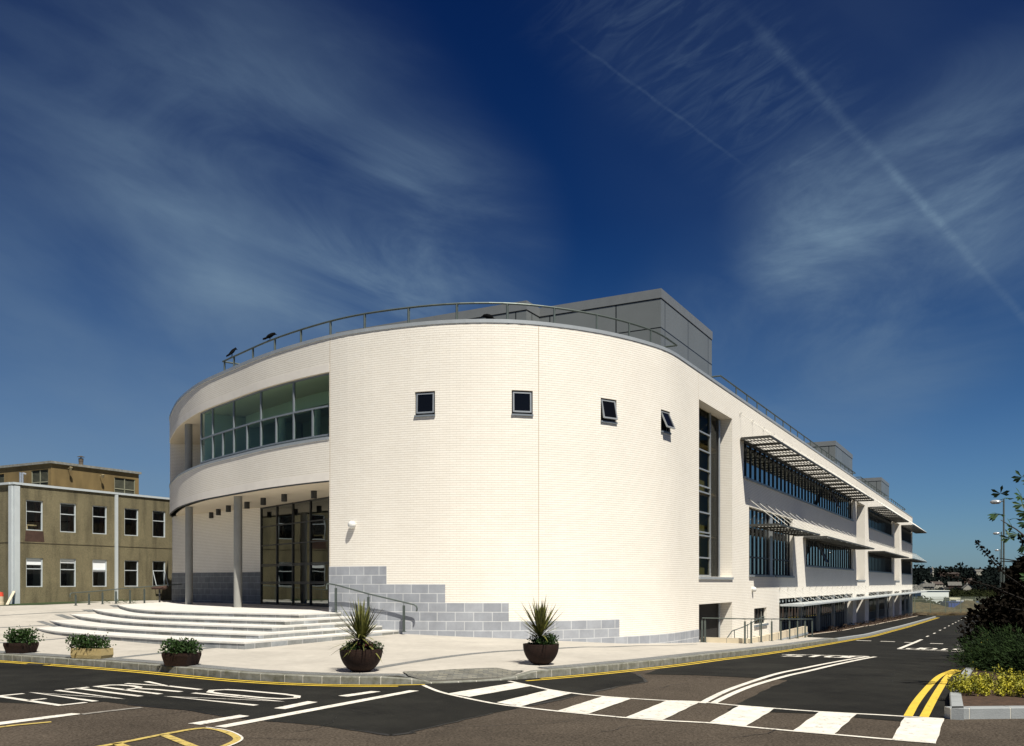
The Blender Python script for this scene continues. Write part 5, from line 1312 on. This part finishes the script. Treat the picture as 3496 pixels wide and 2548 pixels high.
def trough(u, v, w, d, h, rot, m, lab, plab, seed, taper=.16, pr=(.32, .22, .26)):
    g = ground_pt(u, v, hf=pave_h); z = pave_h(*g); random.seed(seed); c, s = math.cos(rot), math.sin(rot)
    P = lambda x, y, q: Vector((g.x + c * x - s * y, g.y + s * x + c * y, z + q))
    mb = MB(); rings = [(w / 2 * (1 - taper), d / 2 * (1 - taper), 0), (w / 2, d / 2, h - .06), (w / 2, d / 2, h), (w / 2 - .04, d / 2 - .04, h), (w / 2 - .05, d / 2 - .05, h - .08)]
    if taper < .1: rings = [(w / 2 * .93, d / 2 * .93, 0), (w / 2, d / 2, .08), (w / 2 * .99, d / 2 * .98, h - .03), (w / 2 * .99, d / 2 * .98, h), (w / 2 - .05, d / 2 - .05, h), (w / 2 - .06, d / 2 - .06, h - .08)]
    for (a, b, q), (a2, b2, q2) in zip(rings, rings[1:]):
        A = [P(x * a, y * b, q) for x, y in ((-1, -1), (1, -1), (1, 1), (-1, 1))]; B = [P(x * a2, y * b2, q2) for x, y in ((-1, -1), (1, -1), (1, 1), (-1, 1))]
        for i in range(4): mb.quad([A[i], A[(i + 1) % 4], B[(i + 1) % 4], B[i]])
    a, b, q = rings[-1]; mb.quad([P(x * a, y * b, q) for x, y in ((-1, -1), (1, -1), (1, 1), (-1, 1))])
    o = mb.build('planter_box', m); tag(o, lab, 'planter', 'box planters along the kerb')
    mb = MB()
    for k in range(5):
        x = (k / 4 - .5) * w * .8; 
        if seed == 12: x -= .12
        clump(mb, P(x, random.uniform(-.05, .05), h + pr[2] * .42), (pr[0] * .52, pr[1], pr[2] * random.uniform(.6, .85)), 210, .075, .042, .5, seed * 3 + k, -.35)
    bush_sprays(mb, P(-.08 if seed == 12 else 0, 0, h - .02), (w * .36, d * .2), 34, pr[2] * 1.5, .07, .04, .9)
    o = mb.build('leafy_shrub', leafd); tag(o, plab, 'shrub', 'shrubs in the box planters')
trough(72, 2229, .66, .50, .26, -.30, terra, 'small dark brown tapered box planter at the far left of the kerb', 'bushy dark green shrub in the leftmost box planter', 11, pr=(.36, .26, .33))
trough(314, 2247, .92, .40, .24, -.32, sandm, 'long pale sand-coloured trough planter between two dark ones', 'dark green shrub leaning out of the sand-coloured trough', 12, .04, (.40, .24, .26))
trough(620, 2272, .66, .50, .28, -.30, terra, 'dark brown tapered box planter nearest the camera, on the kerb in front of the steps', 'low rounded green shrub in the box planter in front of the steps', 13, pr=(.38, .28, .24))

# ------------------------------------------------------------------ birds
def bird(P, head, lab, crouch=0.0):
    """body as one continuous lofted surface along the spine"""
    h = Vector((math.cos(head), math.sin(head), 0)); s = Vector((-h.y, h.x, 0)); z = Vector((0, 0, 1)); P = Vector(P); k = 1 - crouch
    sp_ = [(-.21, -.06 * k + .0, .004, .020), (-.13, -.01, .022, .026), (-.07, .05, .042, .040), (0, .10 * k + .02, .054, .052), (.06, .15 * k + .02, .050, .048), (.095, .20 * k + .01, .036, .036), (.118, .235 * k, .032, .034), (.145, .24 * k, .022, .024), (.165, .232 * k, .010, .011), (.20, .218 * k, .002, .003)]
    mb = MB(); R_ = []
    for x, y, a, b in sp_: x *= 1.3; y *= 1.3; a *= 1.75; b *= 1.75; c = P + h * x + z * (y + .045); R_.append([c + s * (a * math.cos(t)) + z * (b * math.sin(t)) for t in [2 * math.pi * i / 10 for i in range(10)]])
    for A, B in zip(R_, R_[1:]):
        for i in range(10): mb.quad([A[i], A[(i + 1) % 10], B[(i + 1) % 10], B[i]])
    mb.quad(R_[0]); mb.quad(R_[-1][::-1])
    o = mb.build('crow', bird_m, None, smooth=True); tag(o, lab, 'bird')
    mb = MB()
    for q in (-1, 1):
        a = P + h * .0 + s * (.03 * q); mb.bar(a + z * .10 * k + z * .01, a + z * .005, .010, 5)
        for f in (-.5, 0, .5): mb.bar(a + z * .006, a + (h * math.cos(f) + s * math.sin(f)) * .04 + z * .004, .004, 4)
    mb.build('leg', bird_m, o)
for u, crh, lab in ((758, 0, 'black crow standing at the far left end of the roof railing'), (887, .35, 'black crow hunched on the roof railing, second bird from its left end')):
    s = su(u); p = pp(s, .42, 9.165); bird(p, 0.5 if crh else .9, lab, crh)
p = pp(su(1670), .2, ZR_ + .115); bird(p, 3.0, 'black bird crouching on the parapet coping at the middle of the curve', .6)

# ------------------------------------------------------------------ small things on the left
g = Vector((-18.9, 47.0)); zz_ = plaza_h(*g); rt = empty('notice_lectern', (g.x, g.y, zz_)); tag(rt, 'dark panel on a single black post before the rightmost tan-building window', 'sign')
u_ = 1500 / 2.753; Y = 46.5; x = (u_ - CX) / F * Y; z0 = plaza_h(x, Y); rt.location = (x, Y, z0)
mb = MB(); mb.box((x, Y, (z0 - .28) / 2 - .0), (.035, .035, (-.28 - z0) / 2)); mb.build('post', dframe, rt)
mb = MB(); mb.box((x, Y, -.24), (.36, .16, .05), (Vector((1, 0, 0)), Vector((0, .94, .34)), Vector((0, -.34, .94)))); mb.build('panel', rust, rt)
Y = 43.4; x = at(2, Y).x; z0 = plaza_h(x, Y); rt = empty('traffic_barrel', (x, Y, z0)); tag(rt, 'cream and red plastic barrel cut by the left edge before the tan wall', 'barrel')
mb = MB(); mb.lathe([(.16, z0), (.15, z0 + .14), (.13, z0 + .15), (.13, z0 + .42)], (x, Y, 0), 16); mb.build('base', mat('cream_plastic', (.5, .42, .30), .6), rt, smooth=True)
mb = MB(); mb.lathe([(.132, z0 + .42), (.11, z0 + .62), (0, z0 + .63)], (x, Y, 0), 16); mb.build('red_top', mat('red_plastic', (.55, .06, .03), .5), rt, smooth=True)
a = ground_pt(24, 2067, hf=plaza_h); b = OF(-.05, -.12, -.42); mb = MB(); mb.rbar(Vector((a.x, a.y, plaza_h(*a) + .02)), b, .12, .035); tag(mb.build('plank', mat('pale_timber', (.50, .44, .34), .8, .1)), 'pale timber plank leaning at the white corner strip of the tan building', 'plank')
for i, u in enumerate((1010, 1120, 1180, 1265)):
    u = u / 2.753; Yg = 44.5; x = at(u, Yg).x; mb = MB(); random.seed(60 + i); bush_sprays(mb, (x, Yg, plaza_h(x, Yg) + .02), (.10, .06), 12, .30, .06, .025, 1.4, .3, 6)
    tag(mb.build('weed', leafd), 'small dark weed tuft at the foot of the tan wall, ' + ('leftmost of the four', 'second from the left', 'third from the left', 'rightmost of the four')[i], 'weed', 'weeds at the foot of the tan wall')

# ------------------------------------------------------------------ street lamps
def lamp(u, Y, v_head, lab):
    x = at(u, Y).x; zg = road_h(x, Y) - .1; zt_ = (HY - v_head) * Y / F + .12; root = empty('street_lamp', (x, Y, zg)); tag(root, lab, 'street lamp', 'street lamps along the right side of the road')
    mb = MB(); mb.tube([(x, Y, zg), (x, Y, zg + 1.2), (x, Y, zg + 1.25), (x, Y, zt_)], [.07, .07, .045, .04], 10); mb.build('pole', galv, root, smooth=True)
    d = -Vector((.878, -.479, 0)); mb = MB(); mb.bar((x, Y, zt_ - .1), Vector((x, Y, zt_ - .1)) + d * .35, .025, 8); mb.build('arm', galv, root)
    mb = MB(); c = Vector((x, Y, zt_ - .12)) + d * .36; N_ = 14
    rings = []
    for dz, r in ((-.105, .001), (-.10, .12), (-.06, .18), (0, .20), (.05, .18), (.09, .11), (.105, .001)): rings.append([c + d * (r * 1.25 * math.cos(t)) + Vector((-d.y, d.x, 0)) * (r * .7 * math.sin(t)) + Vector((0, 0, dz)) for t in [2 * math.pi * i / N_ for i in range(N_)]])
    for A, B in zip(rings, rings[1:]):
        for i in range(N_): mb.quad([A[i], A[(i + 1) % N_], B[(i + 1) % N_], B[i]])
    mb.build('lantern', mat('lantern_grey', (.45, .47, .48), .25, .05, 3, metal=.4), root, smooth=True)
lamp(3427, 45, 1713, 'tall street lamp with a silver oval head, the nearest of the three by the road')
lamp(3419, 73, 1821, 'street lamp with a silver head, second of the three down the road')
lamp(3414.5, 112, 1879, 'farthest street lamp whose head shows just above the dark trees')

# ------------------------------------------------------------------ fence, spoil heap, containers at the road's end
FA, FB = Vector((50.5, 129)), Vector((78, 138)); t = (FB - FA).normalized(); nf = int((FB - FA).length / .155); fz = lambda p: road_h(*p) - .05
fr = empty('palisade_fence', (FA.x, FA.y, fz(FA))); tag(fr, 'tall pale green palisade fence of pointed steel pales across the end of the road', 'fence')
T3, N3, Z3_ = Vector((*t, 0)), Vector((-t.y, t.x, 0)), Vector((0, 0, 1)); mb = MB()
for i in range(nf):
    p = FA + t * (i * .155); z = fz(p); c = Vector((*p, z + .1)); H = 2.35
    mb.quad([c - T3 * .024, c + T3 * .024, c + T3 * .024 + Z3_ * (H - .1), c + Z3_ * H, c - T3 * .024 + Z3_ * (H - .1)]); mb.quad([c - T3 * .024 + N3 * .012, c + T3 * .024 + N3 * .012, c + T3 * .024 + N3 * .012 + Z3_ * (H - .1), c + N3 * .012 + Z3_ * H, c - T3 * .024 + N3 * .012 + Z3_ * (H - .1)])
pl = mb.build('pale', mat('fence_green_grey', (.17, .19, .14), .6, .1), fr); pl['kind'] = 'stuff'
for h_ in (.45, 2.0): mb = MB(); mb.rbar(Vector((*FA, fz(FA) + h_)) + N3 * .05, Vector((*FB, fz(FB) + h_)) + N3 * .05, .04, .05); mb.build('rail', MT['fence_green_grey'], fr)
for i in range(0, nf, 18): p = FA + t * (i * .155); mb = MB(); mb.box((*(p + Vector((N3.x, N3.y)) * .1), fz(p) + 1.15), (.05, .05, 1.2)); mb.build('post', MT['fence_green_grey'], fr)
def mound(name, c, r, h, m, lab, seed, kind=None):
    mb = MB(); n = 26; f = lambda i, j: Vector((c[0] + r[0] * (i / n * 2 - 1), c[1] + r[1] * (j / n * 2 - 1), 0))
    def H(p):
        x, y = (p.x - c[0]) / r[0], (p.y - c[1]) / r[1]; q = max(0, 1 - x * x - y * y); return c[2] - (1.2 if q <= 0 else 0) + h * q ** .7 * (.65 + .9 * mnoise.noise(Vector((p.x * .22, p.y * .22, seed)))) + .35 * mnoise.noise(Vector((p.x * .9, p.y * .9, seed))) * q ** .4
    for i in range(n):
        for j in range(n): mb.quad([Vector((p.x, p.y, H(p))) for p in (f(i, j), f(i + 1, j), f(i + 1, j + 1), f(i, j + 1))])
    o = mb.build(name, m, None, smooth=True); tag(o, lab, 'earth heap'); return o
mound('earth_mound', (64.6, 140, -5.0), (6.5, 5, 0), 2.6, earth, 'brown heap of dug earth behind the palisade fence', 3)
mound('earth_mound', (70.2, 139, -5.0), (3.6, 3, 0), 1.8, earth, 'lower pale heap of spoil beside the blue container', 8)
drape('bare_verge', [[(51.5, 118), (54.5, 119), (58.0, 127), (75, 131.5), (78, 136), (50, 128)]], road_h, .02, earth, 2)
def container(u, v0, v1, Y, w, d, m, lab, name='skip_container', cat='container', ribs=True):
    p = at(u, Y); zg = (HY - v1) * Y / F; zt_ = (HY - v0) * Y / F; mb = MB(); mb.box((p.x, Y + d / 2, (zg + zt_) / 2 - .4), (w / 2, d / 2, (zt_ - zg) / 2 + .4))
    if ribs:
        for k in range(int(w / .5) + 1): mb.box((p.x - w / 2 + .08 + k * (w - .16) / max(1, int(w / .5)), Y - .03, (zg + zt_) / 2), (.05, .029, (zt_ - zg) / 2))
        for q in (-.0, ): mb.box((p.x, Y - .03, zt_ + .05), (w / 2 + .03, .05, .05))
    tag(mb.build(name, m), lab, cat)
container(3288, 2056, 2086, 139.5, 4.6, 2.5, mat('blue_steel', (.02, .055, .26), .5, .15, 1), 'blue steel container behind the fence')
container(3350, 2059, 2085, 138.5, 2.9, 2.5, mat('grey_steel', (.11, .13, .13), .5, .15, 1), 'grey-green steel container right of the blue one behind the fence')
container(3262, 2041, 2060, 146, 1.9, 2.0, mat('cream_van', (.6, .58, .40), .5), 'cream box body parked behind the earth heap', 'storage_box', 'box', False)
container(3278, 2049, 2060, 144, 1.2, 2.0, mat('white_van', (.6, .62, .62), .5), 'small white box right of the cream one behind the fence', 'storage_box', 'box', False)
container(3308, 2046, 2056, 146, 1.3, 2.0, mat('cream_van2', (.45, .44, .33), .5), 'small dull cream box above the blue container', 'storage_box', 'box', False)

# ------------------------------------------------------------------ far houses and the hillside wood
def house(u, Y, w, d, hw, hr, rz, wall, roof, lab, vbase):
    p = at(u, Y); z = (HY - vbase) * Y / F; root = empty('house', (p.x, Y, z), rz); tag(root, lab, 'house', 'houses on the far hillside'); c, s = math.cos(rz), math.sin(rz)
    P = lambda x, y, q: Vector((p.x + c * x - s * y, Y + s * x + c * y, z + q)); W, D_2 = w / 2, d / 2; mb = MB()
    for a, b in (((-W, -D_2), (W, -D_2)), ((W, D_2), (-W, D_2))): mb.quad([P(*a, -1.5), P(*b, -1.5), P(*b, hw), P(*a, hw)])
    for x in (-W, W): mb.quad([P(x, -D_2, -1.5), P(x, D_2, -1.5), P(x, D_2, hw), P(x, 0, hw + hr), P(x, -D_2, hw)])
    mb.build('wall', wall, root)
    mb = MB(); e = .35
    for sg_ in (-1, 1):
        mb.quad([P(-W - e, sg_ * (D_2 + e), hw - .18), P(W + e, sg_ * (D_2 + e), hw - .18), P(W + e, 0, hw + hr + .1), P(-W - e, 0, hw + hr + .1)])
        mb.quad([P(-W - e, sg_ * (D_2 + e), hw - .30), P(W + e, sg_ * (D_2 + e), hw - .30), P(W + e, sg_ * (D_2 + e), hw - .18), P(-W - e, sg_ * (D_2 + e), hw - .18)])
    rf = mb.build('roof', roof, root)
    mb = MB(); mb.box(P(W * .6, 0, hw + hr + .3), (.35, .3, .7)); mb.build('chimney', wall, rf)
    for x in (-W * .55, 0, W * .55):
        mb = MB(); a = P(x - .5, -D_2 - .02, hw * .45); b = P(x + .5, -D_2 - .02, hw * .45); mb.quad([a, b, b + Vector((0, 0, 1.1)), a + Vector((0, 0, 1.1))]); mb.build('window', blackm, root)
hw_ = mat('house_white', (.27, .26, .225), .9, .1); hr_ = mat('house_roof_grey', (.10, .097, .088), .9, .2); hb_ = mat('house_brick', (.035, .020, .015), .9, .1); hrr = mat('house_roof_brown', (.055, .042, .036), .9, .15); hwh = mat('warehouse_white', (.62, .66, .62), .8)
HS = [(3156, 640, 6.5, 6, 1.8, 1.9, .9, hw_, hr_, 'small grey-roofed bungalow low on the hill, leftmost of the pale ones', 2004), (3172, 600, 6.5, 6, 1.6, 2.0, -.5, hw_, hr_, 'pale grey bungalow just below and right of the leftmost one', 2011),
      (3195, 680, 8.0, 6, 2.2, 1.7, .1, hw_, hrr, 'brown-roofed bungalow with a bright wall above the white shed', 2004), (3258, 660, 8.5, 7, 1.6, 2.4, -.3, hb_, hr_, 'wide grey hipped house alone in the middle of the hillside', 2006),
      (3303, 600, 4.6, 6, 1.8, 2.6, 1.35, hw_, hr_, 'small white gabled house right of the middle, above the containers', 2017), (3304, 820, 11, 7, 3.2, 1.2, .1, hb_, hrr, 'low brick building with a brown roof higher among the trees', 1992),
      (3236, 1050, 23, 9, 4.6, 1.0, .05, hb_, hrr, 'long low brick building on the upper hillside', 1972), (3340, 1250, 12, 8, 5, 2.5, .2, hw_, hr_, 'tiny pale house near the skyline behind the dark branches', 1964), (3182, 1000, 2.6, 2.6, 6.5, 2.6, .6, hw_, hr_, 'tiny pale tower left of the long brick building', 1966),
      (3222, 620, 3.0, 5, .9, .6, .1, hw_, hr_, 'tiny pale outbuilding between the bungalows', 2012)]
for q in HS: house(*q)
p = at(3192, 190); mb = MB(); zb_ = (HY - 2046) * 190 / F; zt_ = (HY - 2018) * 190 / F; mb.box((p.x, 193, (zb_ + zt_) / 2 - .5), (2.9, 3, (zt_ - zb_) / 2 + .5)); mb.box((p.x, 193, zt_ + .06), (3.05, 3.15, .06)); tag(mb.build('warehouse', hwh), 'plain white flat-roofed shed behind the palisade fence', 'shed')
def farwood_mesh():
    random.seed(21); mb = MB()
    for i in range(3600):
        Y = random.choice((random.uniform(560, 800), random.uniform(700, 1500), random.uniform(900, 1560))); u = random.uniform(3060, 3640); p = at(u, Y); z = terrain_h(p.x, Y)
        h = random.uniform(4.5, 8.0) * (1 if Y < 900 else 1.15); r = h * random.uniform(.35, .6)
        if Y > 1300 and random.random() < .06: h *= 1.7; r *= .8
        if Y < 640: h *= .5; r *= .6
        if any(abs(u - q[0]) < (q[2] * .55 + r) * F / q[1] and Y < q[1] + 6 and (z + h * .95) > (HY - q[10]) * Y / F for q in HS): continue
        for k in range(24): v = rv(); leaf_quad(mb, Vector((p.x, Y, z + h * .5)) + Vector((v.x * r, v.y * r, v.z * h * .5)), rv(), rv(), h * .40, h * .28)
    tag(mb.build('hillside_wood', farwood), 'dark wooded hillside of many trees beyond the fence', 'wood', kind='stuff')
farwood_mesh()
def scrub():
    random.seed(22); mb = MB()
    for i in range(2300):
        Y = random.choice((random.uniform(148, 300), random.uniform(250, 560))); u = random.uniform(3100, 3600); p = at(u, Y); z = terrain_h(p.x, Y); h = random.uniform(1.2, 2.9)
        if 3160 < u < 3226 and Y < 196: h *= .5
        for k in range(26): v = rv(); leaf_quad(mb, Vector((p.x, Y, z + h * .5)) + Vector((v.x * h * .7, v.y * h * .7, v.z * h * .5)), rv(), rv(), h * .34, h * .2)
    tag(mb.build('scrub', mat('scrub_leaf', (.006, .009, .004), .95, .0, .5, col2=(.026, .030, .010), spec=.05)), 'dark scrub and hedge growing beyond the palisade fence', 'scrub', kind='stuff')
scrub()

# ------------------------------------------------------------------ planting on the right
def tree_mass():
    random.seed(31); root = empty('copper_beech', (16.0, 26, -2.0)); tag(root, 'big near-black copper-leaved tree filling the right edge beside the road', 'tree')
    mb = MB(); mb.tube([(16, 26, -2.1), (16.05, 26, -1.2), (16.2, 25.9, .2), (16.5, 26, 1.6)], [.17, .14, .11, .05], 10)
    lim = []
    for i in range(26):
        a = random.uniform(0, 6.283); z = random.uniform(-1.3, .9); l = random.uniform(1.2, 2.3); st = Vector((16.05, 26, z)); e = st + Vector((math.cos(a) * l, math.sin(a) * l, random.uniform(.1, .9))); mb.tube([st, st.lerp(e, .5) + Vector((0, 0, .05)), e], [.05, .035, .012], 6); lim.append((st, e))
    BR = [((15.0, 25.4, -.6), (13.55, 25.0, .25), (12.75, 25.0, 1.15)), ((15.0, 25.2, -.8), (13.2, 25.0, -.1), (11.75, 25.0, .30)), ((15.2, 25.6, .1), (14.6, 25.6, .8), (14.3, 25.6, 1.35)), ((15.0, 25, -.9), (13.6, 24.8, -.7), (12.7, 24.7, -.45))]
    for a, b, c in BR: mb.tube([a, b, c], [.03, .018, .005], 6)
    mb.build('trunk', mat('dark_bark', (.010, .008, .006), .95), root)
    mb = MB()
    for c, r, n in (((15.95, 26, .15), (1.6, 1.3, .9), 4200), ((15.7, 26, -1.0), (2.1, 1.5, 1.3), 7000), ((16.4, 26, -.1), (2.0, 1.5, 1.15), 5000), ((14.5, 25.0, -1.45), (1.0, 1.0, .75), 3000), ((17.8, 27, .7), (2.3, 1.8, 1.4), 3000), ((15.9, 29, -1.7), (1.5, 1.2, 1.2), 2400), ((15.6, 25.0, -.5), (1.2, .8, .9), 2600)):
        clump(mb, c, r, n, .19, .14, .1, 4, -.55)
    for a, b, c in BR:
        a, b, c = Vector(a), Vector(b), Vector(c)
        for k in range(170):
            t = random.random() ** .8; p = (a * (1 - t) ** 2 + b * (2 * t * (1 - t)) + c * t * t) + rv() * (.16 * (1.15 - t)); leaf_quad(mb, p, rv(), rv(), .10, .075)
    mb.build('crown', leafp, root)
tree_mass()
def chestnut():
    random.seed(33); root = empty('chestnut_tree', (12.6, 16.5, -2)); tag(root, 'chestnut tree reaching in from the right with a few broad palmate green leaves', 'tree')
    mb = MB(); mb.tube([(12.6, 16.5, -2.1), (12.5, 16.5, 0), (12.7, 16.6, 2.4)], [.18, .15, .1], 10)
    pts = [(12.55, 16.5, -.2), (10.6, 16.3, .15), (9.55, 16.2, .50), (9.0, 16.2, .95), (8.72, 16.2, 1.12)]; mb.tube(pts, [.05, .03, .022, .012, .006], 7)
    tips = [(8.72, 16.2, 1.12), (9.35, 16.2, 1.45), (9.45, 16.2, 1.25), (9.15, 16.2, 1.62), (9.52, 16.2, 1.85), (9.30, 16.2, .85), (9.62, 16.2, .62), (9.62, 16.2, 1.10), (9.75, 16.3, 1.55), (9.95, 16.3, .95), (9.60, 16.2, 2.05), (9.0, 16.1, 1.06), (10.2, 16.3, 1.8), (10.3, 16.3, 1.2), (9.75, 16.2, .30), (9.55, 16.1, .05), (10.1, 16.1, .0)]
    tips = [(q[0] - (.33 if q[0] > 9.1 else .05), q[1], q[2]) for q in tips]
    for q in tips: mb.tube([(10.3, 16.3, q[2] * .5 + .3), ((q[0] + 10.3) / 2, 16.25, q[2] * .8 + .1), q], [.014, .01, .004], 5) if q[0] > 9.1 else None
    mb.build('trunk', bark, root); mb = MB()
    for q in tips:
        for rep in range(2):
            c = Vector(q) + rv() * .11; ax_ = (rv() * .8 + Vector((0, -.9, -.2))).normalized(); x = ax_.cross(Vector((1, .2, .3))).normalized(); y = ax_.cross(x)
            for k in range(6):
                a = (k - 2.5) * .5; d = (x * math.cos(a) + y * math.sin(a) + Vector((0, 0, -.7))).normalized(); L_ = .19 * (1 - .06 * abs(k - 2.5) ** 1.5); p = c
                s = d.cross(ax_).normalized(); A = c + d * L_ * .35 - ax_ * .01; B = c + d * L_ * .7 - ax_ * .02
                mb.quad([c, A + s * .012, B + s * .026, c + d * L_ - ax_ * .04, B - s * .026, A - s * .012])
    clump(mb, (13.9, 17, 2.4), (2.4, 2.2, 2.0), 5200, .2, .11, 0, 7, -.4)
    mb.build('crown', leafc, root)
chestnut()
def juniper(c, r, h, lab, seed, m=leafj, nm='juniper'):
    random.seed(seed); mb = MB(); z = road_h(c[0], c[1]) + .13
    for i in range(int(520 * r)):
        a = random.uniform(0, 6.283); b = Vector((c[0] + math.cos(a) * r * .35 * random.random(), c[1] + math.sin(a) * r * .35 * random.random(), z)); el_ = random.uniform(.12, .95); d = Vector((math.cos(a) * math.cos(el_), math.sin(a) * math.cos(el_), math.sin(el_))); l = random.uniform(.55, 1.05) * (r * math.cos(el_) + h * math.sin(el_))
        for k in range(24):
            t = .25 + .75 * random.random(); p = b + d * (l * t) + Vector((0, 0, -.12 * t * t * l)) + rv() * .05; leaf_quad(mb, p, d + rv() * .55, rv(), .10, .018)
    o = mb.build(nm, m); tag(o, lab, 'shrub', 'spreading evergreen shrubs in the bed on the right')
juniper((10.95, 19.9), 1.0, .42, 'dark feathery spreading evergreen nearest the double yellow lines', 41)
juniper((12.7, 22.0), 1.5, .55, 'dark feathery evergreen behind the nearest one, in front of the black tree', 42)
juniper((11.1, 18.4), 1.2, .40, 'low dark evergreen against the right edge behind the yellow shrubs', 43)
juniper((13.3, 20.0), 1.6, .55, 'dark evergreen at the right edge of the picture', 44)
def golden(c, r, h, lab, seed):
    random.seed(seed); mb = MB(); z = road_h(c[0], c[1]) + .13
    for i in range(int(115 * r * 2)):
        a = random.uniform(0, 6.283); rr = r * math.sqrt(random.random()) * .7; b = Vector((c[0] + math.cos(a) * rr, c[1] + math.sin(a) * rr, z)); d = Vector((random.uniform(-.6, .6), random.uniform(-.6, .6), 1)).normalized(); l = .74 * h * random.uniform(.35, 1.15) * (1 - .45 * rr / r) * (.75 + .9 * mnoise.noise(b * 2.6))
        for k in range(20):
            t = .3 + .7 * (k / 20); p = b + d * (l * t) + rv() * .022; leaf_quad(mb, p, rv() + Vector((0, 0, .3)), rv(), .040, .026)
    tag(mb.build('golden_shrub', leafyel), lab, 'shrub', 'yellow-leaved shrubs in the kerbed bed')
golden((7.55, 15.0), .42, .50, 'yellow-green leafed shrub at the corner of the kerbed bed, leftmost', 51)
golden((8.25, 14.8), .48, .55, 'yellow-leaved shrub, second from the kerb corner', 52)
golden((8.1, 15.9), .45, .50, 'yellow-green shrub behind the second one, against the dark evergreen', 53)
golden((9.05, 14.9), .5, .60, 'tall yellow shrub at the right edge of the picture', 54)
golden((9.0, 16.1), .5, .50, 'yellow shrub at the back of the bed by the right edge', 55)
golden((9.8, 15.2), .5, .60, 'yellow shrub beyond the right edge of the bed', 56)
# hedge of dark shrubs along the far right kerb
def hedge_bit(c, r, h, lab, seed):
    random.seed(seed); mb = MB(); z = road_h(c[0], c[1]); clump(mb, (c[0], c[1], z + h * .5), (r, r, h * .62), 1100, .14, .09, .2, seed, -.35); tag(mb.build('dark_shrub', leafp), lab, 'shrub', 'dark shrubs along the right side of the road')
for i, k in enumerate((14, 22, 31, 41, 53, 68)):
    p = Vector((22.9, 43.6)) + D1 * (k - 12) - D2 * 2.6; hedge_bit(p, 1.5, 2.0 + .15 * (i % 3), 'dark shrub beside the right-hand double yellow lines, ' + ('nearest of the six', 'second from the near end', 'third from the near end', 'third from the far end', 'second from the far end', 'farthest of the six')[i], 70 + i)
# low dark planting along the wing
mb = MB()
for i, k in enumerate((27, 33, 39, 45.5, 52, 58, 64, 70, 76, 82, 88)):
    p = W0 + D1 * k - D2 * .75; random.seed(90 + i); clump(mb, (p.x, p.y, plaza_h(*p) + .08), (.5, 1.5, .22), 260, .10, .06, .4, i, -.3)
tag(mb.build('ground_cover', mat('leaf_maroon', (.02, .008, .007), .8, .0, 4, col2=(.05, .032, .014))), 'low reddish-brown ground cover along the foot of the long wing', 'ground cover', kind='stuff')
